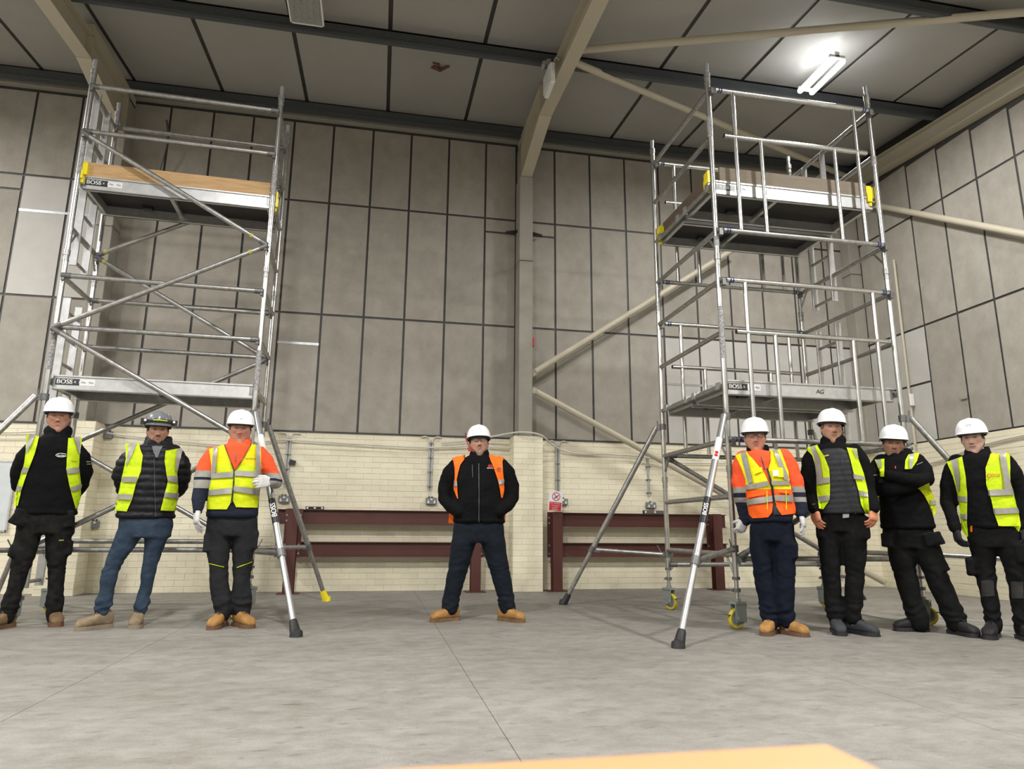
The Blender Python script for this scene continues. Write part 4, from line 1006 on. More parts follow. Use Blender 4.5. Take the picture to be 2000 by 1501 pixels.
def person(sp):
    Y = sp['Y']; root = at(sp['foot_x'], 1000, Y); off = Vector((root.x, Y, 0))
    FN = Vector((root.x, Y, 0)); dist = FN.length; FN.normalize(); FR = Vector((FN.y, -FN.x, 0)); fa = math.atan2(-root.x, Y)
    def at_(x, y, dy=0):
        d = ray(x, y); return CAM+d*((dist+dy)/(d.x*FN.x+d.y*FN.y))
    sc = (at_(sp['foot_x']+10, 1000)-at_(sp['foot_x']-10, 1000)).length/20
    LV = lambda x, y=0., z=0.: FR*x+FN*y+Vector((0, 0, z))
    T = empty('person', off); tag(T, sp['label'], 'person')
    hx, hy = sp['chin']; chin = at_(hx, hy, -.055+sp.get('hdy', 0)); yaw, pit, rol = [math.radians(a) for a in sp['rot']]
    RM = Matrix.Rotation(yaw, 4, 'Z') @ Matrix.Rotation(pit, 4, 'X') @ Matrix.Rotation(rol, 4, 'Y')
    hs = sp.get('hs', 1.); M = Matrix.Translation(chin+FN*.085) @ Matrix.Rotation(fa, 4, 'Z') @ RM @ Matrix.Scale(hs, 4)
    rows = sp['torso']; dp = sp.get('depth', .135)
    # ---- torso rings
    def ring(r, f=1.0, o=0.):
        py, xl, xr = r[:3]; k = r[3] if len(r) > 3 else 1.; dy = r[4] if len(r) > 4 else 0.
        a, b = at_(xl, py), at_(xr, py); c = (a+b)/2+FN*dy; hw = (b-a).length/2*f+o; return (c, FR*hw, FN*(dp*k*f+o))
    nt = at_((rows[0][1]+rows[0][2])/2, rows[0][0])
    def armpts(a, f=1.): return [(at_(x, y, dy), r*sc*f) for x, y, dy, r in a]
    lk = sp.get('legk', .94)
    def legpts(a, f=1.): return [(at_(q[0], q[1], q[3] if len(q) > 3 else 0), q[2]*sc*f*(lk if i > 1 else (1+lk)/2)) for i, q in enumerate(a)]
    # ---- body, one continuous surface
    bd = MB(); make_head(bd, M, sp.get('jaw', 0), sp.get('w', 1.), nt+FN*.042, sp.get('neckr', .056)*.94)
    sk = [ring(r, .74) for r in rows]; sk.append((at_((rows[-1][1]+rows[-1][2])/2, rows[-1][0]+14), sk[-1][1]*.9, sk[-1][2]*.85)); ell(bd, sk, 18)
    for a in sp['arms']: bd.loft(armpts(a, .62), 10, True, True)
    for a in sp['legs']: bd.loft(legpts(a, .62)[:-1]+[(legpts(a)[-1][0]-Vector((0, 0, .05)), .03)], 10, True, True)
    gl = sp.get('gloves')
    if not gl and sp.get('hands', True):
        for i, a in enumerate(sp['arms']):
            P = [q[0] for q in armpts(a)]; d = (P[-1]-P[-2]).normalized(); hand(bd, P[-1]+d*.01, d, FN, 1 if i else -1)
    bme = remesh(bd, .0042, 1); skin_paint(bme, M, sp['skin'], sp.get('brow', (.10, .06, .04)), sp.get('beard'), None, sp.get('smile', 0))
    place('body', bme, M_skin, T, off)
    # eyes
    for s in (-1, 1):
        mb = MB(); c = Vector((s*.0305, -.0790, .1280)); mb.ball(c, .0125, .0125, .0125, 20, 20)
        me = mb.mesh('eye'); cl = sp.get('squint', .0036); base = SKINS[sp['skin']][0]; ir = sp.get('iris', (.05, .035, .02))
        def f(co, c=c, s=s):
            q = co-c
            if q.z > cl or q.z < -cl*.9: return tuple(b*.85 for b in base)
            r = math.hypot(q.x, q.z)
            if q.y < 0 and r < .0026: return (.005, .005, .005)
            if q.y < 0 and r < .0066: return ir
            return (.25, .21, .19)
        paint(me, f); me.transform(M); place('eye', me, mat('eye_skin', (.5, .4, .3), .25, attr='skin'), T, off)
    # hair
    fn = head_shape(sp.get('jaw', 0), sp.get('w', 1.)); n, m = 60, 44; V = []; idx = {}; Fh = []
    def hp(i, j, o): 
        p = fn(PI*i/m, 2*PI*(j % n)/n); q = p-Vector((0, 0, .118)); return p+q.normalized()*o
    for i in range(m):
        for j in range(n):
            p = hp(i+.5, j+.5, 0)
            hl = .165 if p.y < -.045 else (.118 if p.y < .0 else (.13 if p.y < .022 else .055))
            if p.z > hl:
                for o_ in (0, 1):
                    q = []
                    for (a, b) in ((i, j), (i, j+1), (i+1, j+1), (i+1, j)):
                        kk = (a, b % n, o_)
                        if kk not in idx: idx[kk] = len(V); V.append(M @ hp(a, b, .0065 if o_ else -.002))
                        q.append(idx[kk])
                    if len(set(q)) > 2: Fh.append(tuple(q) if o_ else tuple(reversed(q)))
    if V and sp.get('hair'):
        MB().add(V, Fh).build('hair', mat('hair_'+sp['hair'][0], sp['hair'][1], .75, bump=.002, bscale=250), T, off)
    # ---- jacket
    jk = MB(); rr = [ring(r) for r in rows]; ell(jk, rr, 28, 2.35)
    for a in sp['arms']: jk.loft(armpts(a), 16, True, True)
    co = sp.get('collar')
    if co:
        R_, thick, tall, gap, rise, fdrop = co; P = []
        nc = nt+FN*.036; nc.z = nt.z+rise
        for j in range(17):
            ph = -PI/2+math.radians(gap)+(2*PI-2*math.radians(gap))*j/16
            fr = max(0, -math.sin(ph)); P.append((nc+LV(math.cos(ph)*R_, math.sin(ph)*R_, -fdrop*fr**1.5+.012*max(0, math.sin(ph))), thick, tall))
        if sp.get('collarmat'):
            cm = MB().loft(P, 14, True, True); cme = remesh(cm, .006, 2); place('shirt_collar', cme, sp['collarmat'], T, off)
        else: jk.loft(P, 14, True, True)
        ell(jk, [(nc+LV(0, .0, -.05-rise*.3), FR*R_*1.05, FN*R_*.9), (nc+LV(0, .01, 0), FR*R_*.92, FN*R_*.80)], 20) if not sp.get('opencollar') else None
    jme = remesh(jk, sp.get('jvox', .0115), 4)
    seed = Vector((sp['foot_x']*.37, 0, 0)); quilt = sp.get('quilt')
    zbot = rr[-1][0].z
    def jd(co_, n):
        q = noise.noise(Vector((co_.x*7, co_.y*7, co_.z*10))+seed)*.010+noise.noise(Vector((co_.x*22, co_.y*22, co_.z*30))+seed)*.0035
        if quilt: q += quilt[1]*(abs(math.sin(co_.z*PI/quilt[0]+.3*math.sin(co_.x*9)))**.6-.6)
        if co_.z < zbot+.035: q += .006
        return q
    disp(jme, jd); jb = bvh_of(jme)
    J = place('jacket', jme, sp['jmat'], T, off)
    if sp.get('jlabel'): J['label'] = sp['jlabel']
    # ---- trousers
    tr = MB(); a, b = rr[-1], None
    wz = [(rows[-1][0]-8, rows[-1][1]+5, rows[-1][2]-5, .86), (rows[-1][0]+12, rows[-1][1]+3, rows[-1][2]-3, .90), (rows[-1][0]+38, rows[-1][1]+6+sp.get('hip', 0), rows[-1][2]-6+sp.get('hip', 0), .80)]
    ell(tr, [ring(r) for r in wz], 24, 2.3)
    for l in sp['legs']: tr.loft(legpts(l), 18, True, True)
    for q in sp.get('pockets', ()):   # (x,y,dy,halfw px,halfh px, depth m, tilt)
        c = at_(q[0], q[1], q[2]); tl = math.radians(q[6] if len(q) > 6 else 0); ax = LV(math.cos(tl), 0, math.sin(tl)); az = LV(-math.sin(tl), 0, math.cos(tl))
        tr.obox(c, ax*q[3]*sc, FN*q[5], az*q[4]*sc)
    tme = remesh(tr, .0115, 4)
    def td(co_, n):
        q = noise.noise(Vector((co_.x*6, co_.y*6, co_.z*9))+seed)*.010+noise.noise(Vector((co_.x*20, co_.y*20, co_.z*26))+seed)*.003
        k = math.exp(-((co_.z-.17)/.07)**2); kn = math.exp(-((co_.z-.48)/.08)**2)
        q += (.006*k+.0025*kn)*math.sin(co_.z*80+9*noise.noise(co_*7+seed))+.010*(k+.5*kn)*noise.noise(Vector((co_.x*14, co_.y*14, co_.z*22))+seed)
        return q
    disp(tme, td); tb = bvh_of(tme); TR = place('trousers', tme, sp['tmat'], T, off)
    # ---- wrapping patches onto the clothes
    last = {}
    def hit(x, y, o, trees):
        d = ray(x, y).normalized(); best = None
        for t in trees:
            h = t.ray_cast(CAM, d)
            if h[0] is not None and (best is None or h[3] < best[3]): best = h
        if best is None:
            p = at_(x, y, -.05); bd_ = None
            for t in trees:
                h = t.find_nearest(p)
                if h[0] is not None and (bd_ is None or h[3] < bd_[3]): bd_ = h
            q = bd_[0]; nn = bd_[1]
            if nn.dot(d) > 0: nn = -nn
            # stay on the picture ray at the depth found
            return CAM+d*((q-CAM).dot(d))+nn*o*.3-d*o, nn
        nn = best[1]
        if nn.dot(d) > 0: nn = -nn
        return best[0]-d*o*.6+nn*o*.6, nn
    def patch(name, rungs, o, m, parent, trees=None, th=.004, lab=None):
        trees = trees or [jb]; R2 = []
        for i in range(len(rungs)-1):
            A, B = rungs[i], rungs[i+1]; ns = max(1, int(max(abs(A[1]-B[1]), abs(A[3]-B[3]))/4))
            for k in range(ns): R2.append([A[q]+(B[q]-A[q])*k/ns for q in range(4)])
        R2.append(rungs[-1]); nx = max(2, int(max(abs(r[2]-r[0]) for r in R2)/3.2)); V = []
        grid = []
        for r in R2:
            row = []
            for j in range(nx+1):
                t = j/nx; row.append(hit(r[0]+(r[2]-r[0])*t, r[1]+(r[3]-r[1])*t, o, trees))
            grid.append(row)
        # relax depth
        P = [[g[0] for g in row] for row in grid]
        for _ in range(2):
            Q = [[p.copy() for p in row] for row in P]
            for i in range(len(P)):
                for j in range(nx+1):
                    nb = [P[a][b_] for a, b_ in ((i-1, j), (i+1, j), (i, j-1), (i, j+1)) if 0 <= a < len(P) and 0 <= b_ <= nx]
                    avg = sum(((q-CAM).length for q in nb), 0)/len(nb); l = (P[i][j]-CAM).length; tgt = min(l, .5*l+.5*avg) if len(nb) == 4 else l
                    Q[i][j] = CAM+(P[i][j]-CAM)*(tgt/l)
            P = Q
        W1 = nx+1; nr = len(P); back = [[P[i][j]+(P[i][j]-CAM).normalized()*th for j in range(W1)] for i in range(nr)]
        V = [p for row in P for p in row]+[p for row in back for p in row]; n0 = nr*W1
        Fs = []
        for i in range(nr-1):
            for j in range(nx):
                a_, b_, c_, d_ = i*W1+j, i*W1+j+1, (i+1)*W1+j+1, (i+1)*W1+j; Fs += [(a_, d_, c_, b_), (n0+a_, n0+b_, n0+c_, n0+d_)]
        for i in range(nr-1): Fs += [(i*W1, n0+i*W1, n0+(i+1)*W1, (i+1)*W1), (i*W1+nx, (i+1)*W1+nx, n0+(i+1)*W1+nx, n0+i*W1+nx)]
        for j in range(nx): Fs += [(j, j+1, n0+j+1, n0+j), ((nr-1)*W1+j, n0+(nr-1)*W1+j, n0+(nr-1)*W1+j+1, (nr-1)*W1+j+1)]
        ob = MB().add(V, Fs).build(name, m, parent, off)
        tr_ = BVHTree.FromPolygons(V[:n0], [f for f in Fs if max(f) < n0])
        if lab: ob['label'] = lab
        return ob, tr_
    def textp(s, x, y, hpx, m, parent, trees, name='lettering', rot=0.):
        V, Fs = text_mesh(s, hpx); c_, s_ = math.cos(rot), math.sin(rot)
        MB().add([hit(x+v.x*c_-v.y*s_, y-(v.y*c_+v.x*s_), .006, trees)[0] for v in V], Fs).build(name, m, parent, off, False)
    if sp.get('gilet'):
        gr = [ring(r, 1., .012) for r in sp['gilet']]; g = MB(); ell(g, gr, 28, 2.35); gme = remesh(g, .0115, 3)
        disp(gme, lambda c_, n_: .005*(abs(math.sin(c_.z*PI/.045+.25*math.sin(c_.x*14)))**.5-.5)+noise.noise(c_*9)*.006)
        jb2 = bvh_of(gme); place('gilet', gme, M_gilet, T, off); trees0 = [jb, jb2]
    else: trees0 = [jb]
    vt = list(trees0); vest = None
    for i, pn in enumerate(sp.get('vest', ())):
        ob, tree = patch('hi_vis_vest' if vest is None else 'vest_panel', pn[0], .010, pn[1], vest or T, trees0); vt.append(tree)
        if vest is None: vest = ob
        for st in pn[2]:
            patch('reflective_stripe', st, .0135, M_refl, vest, trees0+[tree], .003)
    if vest is not None and sp.get('back', True):   # rear of the vest, wrapped round the back of the jacket
        V = []; nx = 14; zs = []; rws = [r for r in rr[1:]]
        nz = 16; ok = []
        za, zb = rr[1][0].z, rr[-1][0].z+.02
        for i in range(nz+1):
            z = za+(zb-za)*i/nz; k = 0
            while k < len(rr)-2 and rr[k+1][0].z > z: k += 1
            t = (rr[k][0].z-z)/max(1e-6, rr[k][0].z-rr[k+1][0].z); c_ = rr[k][0].lerp(rr[k+1][0], t); hw = rr[k][1].length*(1-t)+rr[k+1][1].length*t
            for j in range(nx+1):
                x = hw*.90*(2*j/nx-1); q0 = Vector((c_.x, c_.y, z))+FR*x; h = jb.ray_cast(q0+FN*1.5, -FN); dd = (h[0]-q0).dot(FN)+.012 if h[0] is not None else .03; V.append(q0+FN*min(dd, .30))
        n0 = len(V); V += [v-FN*.004 for v in V]; W1 = nx+1; Fs = []
        for i in range(nz):
            for j in range(nx):
                a_ = i*W1+j; Fs += [(a_, a_+1, a_+W1+1, a_+W1), (n0+a_, n0+a_+W1, n0+a_+W1+1, n0+a_+1)]
        b_ = MB().add(V, Fs).build('vest_back', sp['vest'][0][1], vest, off)
    for q in sp.get('extra_patch', ()):   # (name, rungs, material, which)
        patch(q[0], q[1], .008, q[2], J if q[3] == 'j' else TR, vt if q[3] == 'j' else [tb], .003)
    for q in sp.get('texts', ()):
        textp(q[0], q[1], q[2], q[3], q[4], vest if (vest is not None and q[5] == 'v') else J, vt, rot=q[6] if len(q) > 6 else 0)
    # ---- boots, gloves, hat
    for i, (x, y, ang, dy) in enumerate(sp['boots']):
        p = at_(x, y, dy); boot(T, off, p.x, p.y, ang+math.degrees(fa), *sp['bmat'], size=sp.get('bsize', 1.))
    if gl:
        for i, g in enumerate(gl):
            P = [q[0] for q in armpts(sp['arms'][i])]; mb = MB(); g = dict(g); g['d'] = LV(*g['d']); g['n'] = LV(*g['n']); w0 = P[-1]+LV(*g.get('o', (0, 0, 0)))
            hand(mb, w0, g['d'], g['n'], g['t'], g.get('c', (.25, .3, .35, .4)), g.get('s', 1.12), g.get('th', 0)); d = Vector(g['d']).normalized()
            mb.loft([(w0-d*.03, .029), (w0-d*.015, .029), (w0, .029)], 14)
            me = remesh(mb, .0042, 2); G_ = place('glove', me, g['m'], T, off)
            if g.get('cuff'): MB().loft([(w0-d*.035, .034), (w0-d*.02, .036), (w0+d*.005, .033)], 18).build('cuff', g['cuff'], G_, off)
            if g.get('tips'):
                pass
    H = helmet(T, off, M, sp.get('hat', M_hat), text=sp.get('hattext'))
    if sp.get('glasses'):
        gm = mat('spectacle_frame', (.03, .03, .03), .3); g = MB()
        for s in (-1, 1):
            c = Vector((s*.032, -.106, .130)); n = 20; P = [M @ (c+Vector((math.cos(2*PI*j/n)*.024, abs(math.cos(2*PI*j/n)*s*.5+.5)*.010*0+.010*max(0, s*math.cos(2*PI*j/n)), math.sin(2*PI*j/n)*.0155))) for j in range(n+1)]
            g.path(P, .0016, 6); g.path([M @ Vector((s*.056, -.096, .138)), M @ Vector((s*.083*sp.get('w', 1)+s*.003, -.04, .138)), M @ Vector((s*.080*sp.get('w', 1), .01, .132))], .0018, 6)
        g.path([M @ Vector((-.009, -.104, .136)), M @ Vector((0, -.107, .139)), M @ Vector((.009, -.104, .136))], .0016, 6)
        gg = g.build('glasses', gm, T, off)
        for s in (-1, 1):
            c = Vector((s*.032, -.106, .130)); n = 20; V = [M @ (c+Vector((math.cos(2*PI*j/n)*.023, .010*max(0, s*math.cos(2*PI*j/n)), math.sin(2*PI*j/n)*.0148))) for j in range(n)]
            MB().add(V, [tuple(range(n))]).build('lens', mat('lens_glass', (.8, .85, .85), .05, alpha=sp.get('lensa', .12), spec=.8), gg, off, False)
    if sp.get('after'): sp['after'](T, off, M, at_, hit, vt, H, J, TR, patch, tb)
    return T

def zz(Y, py): return at(1000, py, Y).z
# ---- 1: man at the far left, black hoodie, open vest, hands behind back
def after1(T, off, M, at_, hit, vt, H, J, TR, patch, tb):
    mb = MB(); 
    for i in range(24):
        a = 2*PI*i/24
    P = [hit(109+10.5+math.cos(a)*10.5, 888.5-math.sin(a)*3.6, .007, vt)[0] for a in [2*PI*k/26+.35 for k in range(24)]]
    mb.path(P, .0022, 6).build('logo_swoosh', M_text, J, off)
P1 = dict(smile=18, Y=6.5, foot_x=62, label='person in black hoodie and open lime vest, hands behind back, at the far left', skin='pink',
    chin=(113, 840), rot=(-3, 0, -3), hs=1., w=1.03, jaw=.04, hair=('brown', (.09, .06, .04)), brow=(.16, .09, .06), squint=.0026, iris=(.12, .12, .10),
    torso=[(849, 92, 134, .55), (858, 66, 153, .80), (876, 52, 158, .95), (905, 46, 157, 1.), (945, 40, 157, 1.), (978, 34, 154, 1.), (1004, 30, 151, .98)],
    arms=[[(66, 874, 0, 19), (49, 894, 0, 21), (37, 922, .04, 19), (38, 948, .10, 16), (62, 978, .17, 13), (88, 990, .19, 10)],
          [(146, 874, 0, 19), (159, 894, 0, 21), (165, 922, .04, 19), (160, 946, .10, 16), (138, 975, .17, 13), (112, 990, .19, 10)]],
    legs=[[(63, 1012, 29), (53, 1050, 27), (45, 1085, 25), (38, 1115, 20), (28, 1155, 18), (17, 1192, 19), (13, 1204, 18)], [(116, 1012, 30), (114, 1050, 27), (112, 1085, 24), (111, 1115, 19), (108, 1155, 18), (106, 1190, 19), (106, 1203, 18)]],
    pockets=[(40, 1010, -.08, 16, 18, .035, -25), (132, 1013, -.08, 13, 20, .035, 8), (24, 1075, -.02, 7, 14, .05, -8), (134, 1070, -.02, 7, 16, .05, 0)],
    jmat=M_black, tmat=cloth('paint_spotted_trouser', (.0045, .0045, .005), c2=(.02, .02, .018), var=.8, vscale=18, spec=.12), collar=(.079, .026, .048, 31, 0.049, 0.054),
    vest=[([(52, 847, 77, 853), (51, 880, 69, 885), (46, 911, 58, 913), (37, 938, 49, 938), (32, 954, 43, 957), (28, 988, 36, 987)], M_lime, [[(58, 847, 71, 849), (53, 868, 63, 868), (51, 886, 54, 884)], [(46, 912, 57, 913), (42, 923, 54, 924)], [(34, 948, 45, 950), (32, 958, 42, 960)]]),
          ([(133, 856, 160, 854), (131, 882, 156, 881), (129, 916, 153, 914), (136, 953, 158, 950), (142, 976, 158, 969), (147, 995, 153, 985)], M_lime, [[(143, 854, 156, 852), (148, 870, 156, 870), (153, 886, 156, 885)], [(129.6, 915, 153, 912), (131, 925.6, 154, 922)], [(136.5, 951, 158, 945), (138.5, 960, 158.5, 953)]])],
    texts=[('fordec', 120, 889.2, 6.2, M_text, 'j'), ('fordec', 145, 900.5, 4.2, M_textk, 'v')],
    extra_patch=[('sleeve_print', [(168, 900, 182, 900), (168, 902, 182, 902)], M_refl, 'j'), ('sleeve_print', [(169, 905, 182, 905), (169, 906.5, 182, 906.5)], M_refl, 'j'), ('pocket_badge', [(115, 1053, 124, 1053), (115, 1056, 124, 1056)], mat('olive_badge', (.22, .20, .03), .6), 't')],
    boots=[(13, 1200, -42, 0), (107, 1200, 6, .02)], bmat=(M_tan3, M_sole, M_lace), bsize=0.949, after=after1)
# ---- 2: grey helmet, black padded jacket, jeans
def after2(T, off, M, at_, hit, vt, H, J, TR, patch, tb):
    n = 40; z0 = .170
    g = MB(); P = []
    for j in range(n):
        ph = 2*PI*j/n
        if math.sin(ph) < .35: P.append((j, M @ Vector((math.cos(ph)*.121, math.sin(ph)*.145+.008, .200))))
    pts = [p for j, p in sorted(P, key=lambda q: (q[0]-8) % n)]
    g.loft([(p, .006, .017) for p in pts], 10).build('goggle_band', M_blkp, H, off)
    for s in (-1, 1):
        MB().obox(M @ Vector((s*.126, -.02, .196)), M.to_3x3() @ Vector((.017, 0, 0)), M.to_3x3() @ Vector((0, .035, 0)), M.to_3x3() @ Vector((0, 0, .026))).build('ear_clip', M_blkp, H, off, False)
        MB().ball(M @ Vector((s*.112, -.092, .200)), .011, .008, .012).build('goggle_pivot', M_wht, H, off)
    y = MB(); y.loft([(M @ Vector((x, -math.sqrt(max(0, 1-(x/.121)**2))*.145+.008-.008, .202)), .0025, .004) for x in [-.055+.011*i for i in range(11)]], 8); y.build('yellow_strip', M_lime, H, off)
    patch('grey_tee_collar', [(297, 872, 318, 872), (299, 880, 313, 880), (304, 893, 308, 893)], .012, mat('grey_tee', (.12, .125, .13), .8), J, vt, .003)
    patch('jacket_zip', [(300.5, 894, 302, 894), (301, 950, 302.5, 950), (303, 1008, 304.5, 1008)], .010, M_harn, J, vt, .003)
P2 = dict(Y=6.35, foot_x=235, label='person in a grey helmet, black padded jacket, open lime vest and blue jeans', skin='fair',
    chin=(306, 867), rot=(2, 0, 0), w=.98, jaw=.02, hair=('dark', (.02, .015, .012)), brow=(.03, .02, .015), beard=('goatee', (.035, .022, .016), .85), squint=.0042,
    hat=M_hatg,
    torso=[(868, 282, 336, .6), (875, 264, 346, .82), (892, 251, 352, .95), (920, 242, 349, 1.), (950, 235, 347, 1.), (982, 229, 344, .98), (1011, 227, 341, .95)],
    arms=[[(265, 884, 0, 19), (247, 905, 0, 22), (238, 930, .04, 20), (242, 953, .10, 17), (262, 978, .17, 13), (286, 988, .19, 10)],
          [(341, 884, 0, 19), (352, 906, 0, 21), (356, 932, .04, 19), (350, 954, .10, 16), (330, 978, .17, 13), (306, 988, .19, 10)]],
    legs=[[(262, 1018, 27), (249, 1048, 25), (229, 1085, 20), (216, 1112, 17.5), (208, 1150, 16), (201, 1180, 18), (199, 1194, 16)], [(308, 1018, 27), (306, 1048, 24), (298, 1085, 19), (291, 1112, 16.5), (284, 1150, 15.5), (277, 1180, 17), (275, 1190, 15)]],
    jmat=M_puff, tmat=M_denim, quilt=(.062, .010), collar=(.084, .027, .042, 32, 0.044, 0.060),
    vest=[([(246, 867, 271, 865), (246, 896, 279, 890), (241, 920, 275, 920), (236, 948, 265, 948), (231, 970, 258, 976), (225, 996, 248, 998)], M_lime, [[(253, 866, 268, 865), (249, 890, 259, 888), (247, 908, 250, 906)], [(241, 931, 269, 931), (238.5, 941.5, 266, 941.5)], [(232, 964.5, 259, 965), (229, 975, 257, 975.5)]]),
          ([(323, 880, 356, 875), (321, 900, 351, 902), (324, 922, 345, 925), (327, 940, 346, 943), (322, 962, 348, 963), (313, 996, 342, 997)], M_lime, [[(345, 876, 356, 876), (342, 900, 351, 902), (341, 918, 345, 920)], [(325.5, 929, 345, 929), (328, 939, 346, 943)], [(321, 961.6, 348, 963), (320, 971, 346.5, 973.7)]])],
    boots=[(201, 1196, -62, 0), (272, 1192, -8, .02)], bmat=(M_tan2, M_solel, M_lace), bsize=0.977, after=after2)
# ---- 3: yellow vest over orange polo, hand on the stabiliser
O_, K_, G_, Nv = (.90, .10, .03), (.011, .013, .02), (.30, .29, .26), (.010, .013, .028)
M_polo3 = cloth('orange_navy_polo', O_, .8, .15, zones=[(0, Nv), (zz(6.3, 966), G_), (zz(6.3, 952), Nv), (zz(6.3, 947), G_), (zz(6.3, 934), O_)])
def after3(T, off, M, at_, hit, vt, H, J, TR, patch, tb):
    patch('vest_zip', [(456, 917, 458.5, 917), (455, 940, 458, 940), (451.5, 982, 454, 982)], .014, M_blkp, J, vt, .003)
    for r in ([(438, 869, 439.6, 869), (448, 895, 449.6, 895), (456, 918, 458, 918)], [(489, 867, 490.5, 867), (474, 895, 475.6, 895), (458, 918, 460, 918)]): patch('vest_piping', r, .013, M_blkp, J, vt, .003)
    patch('polo_zip', [(459.6, 884, 461.6, 884), (459.4, 902, 461, 902)], .011, M_blkp, J, vt, .003)
    for r in ([(408, 1099, 437, 1106), (408, 1100.4, 437, 1107.4)], [(463, 1107, 492, 1096), (463, 1108.4, 492, 1097.4)]): patch('knee_piping', r, .004, M_lime, TR, [tb], .002)
P3 = dict(smile=16, legk=0.88, Y=6.3, foot_x=450, label='person in a yellow vest over an orange polo, gloved hand on the left tower stabiliser', skin='pink',
    chin=(467, 864), rot=(0, 0, 0), w=1.06, jaw=.09, neckr=.062, hair=('brown', (.10, .06, .035)), brow=(.18, .10, .06), squint=.0034, iris=(.10, .09, .07),
    torso=[(866, 450, 486, .6), (873, 424, 503, .82), (890, 412, 509, .95), (930, 410, 510, 1.08), (965, 406, 507, 1.15), (1000, 402, 504, 1.08), (1009, 403, 502, 1.)],
    arms=[[(417, 886, 0, 17), (406, 905, 0, 19), (397, 935, -.02, 19), (391, 960, -.05, 15), (387, 985, -.10, 12), (386, 994, -.12, 11)],
          [(506, 884, 0, 17), (517, 900, 0, 18), (531, 925, .0, 16), (541, 943, -.06, 13), (537, 944, -.16, 11), (531, 940, -.23, 10)]],
    legs=[[(428, 1015, 27), (427, 1050, 26), (426, 1085, 23), (427, 1115, 21), (430, 1155, 20), (434, 1178, 23), (438, 1190, 19), (436, 1200, 17)], [(478, 1015, 27), (477, 1050, 26), (475, 1085, 23), (473, 1115, 21), (473, 1155, 21), (472, 1178, 23), (473, 1192, 19), (472, 1203, 17)]],
    pockets=[(404, 1060, -.02, 6, 17, .05, 0), (498, 1055, -.02, 6, 18, .05, 0)],
    jmat=M_polo3, tmat=M_char, collar=(.078, .012, .036, 44, 0.034, 0.060), opencollar=True, depth=.14,
    vest=[([(409, 877, 438, 869), (412, 906, 450, 897), (414, 929, 457, 920), (407, 962, 453, 962), (404, 985, 451, 980), (404, 994, 443, 994)], None, [[(417, 874, 427, 871), (415, 900, 424, 898), (414, 925, 422, 922)], [(414, 924, 456, 920), (412, 935, 455, 931.6)], [(407, 956.6, 452.6, 952), (406, 967.6, 452, 963.5)]]),
          ([(489, 867, 509, 870), (474, 895, 510, 900), (459, 920, 509, 927), (455, 945, 506, 950), (454, 975, 503, 981), (461, 990, 502, 991)], None, [[(499, 868, 508, 870), (498, 900, 508, 902), (498, 920, 508, 923)], [(461, 918.5, 508, 921), (459, 929, 507, 932)], [(455, 948.6, 506, 954), (454.5, 959, 505, 967)]])],
    texts=[('\u2022 hsprogroup', 488, 895, 4.6, M_textk, 'v')],
    gloves=[dict(d=(.0, -.12, -1), n=(1, .3, 0), t=-1, m=M_glove, s=1.2), dict(d=(-.9, -.35, -.12), n=(-.3, .9, -.1), t=-1, c=(.62, .66, .66, .6), m=M_glove, th=.5, s=1.15)],
    boots=[(433, 1197, -22, 0), (470, 1198, 28, -.02)], bmat=(M_tan, M_sole, M_lacek), bsize=0.967, hattext=[('\u25B2', 0, .20, .016, M_textb)], after=after3)
YL, YO = (.88, .70, .004), (.66, .76, .01)
M_v3 = cloth('yellow_over_lime_vest', YL, .7, .15, zones=[(0, YO), (zz(6.3, 921), YL)])
for p_ in (0, 1): P3['vest'][p_] = (P3['vest'][p_][0], M_v3, P3['vest'][p_][2])
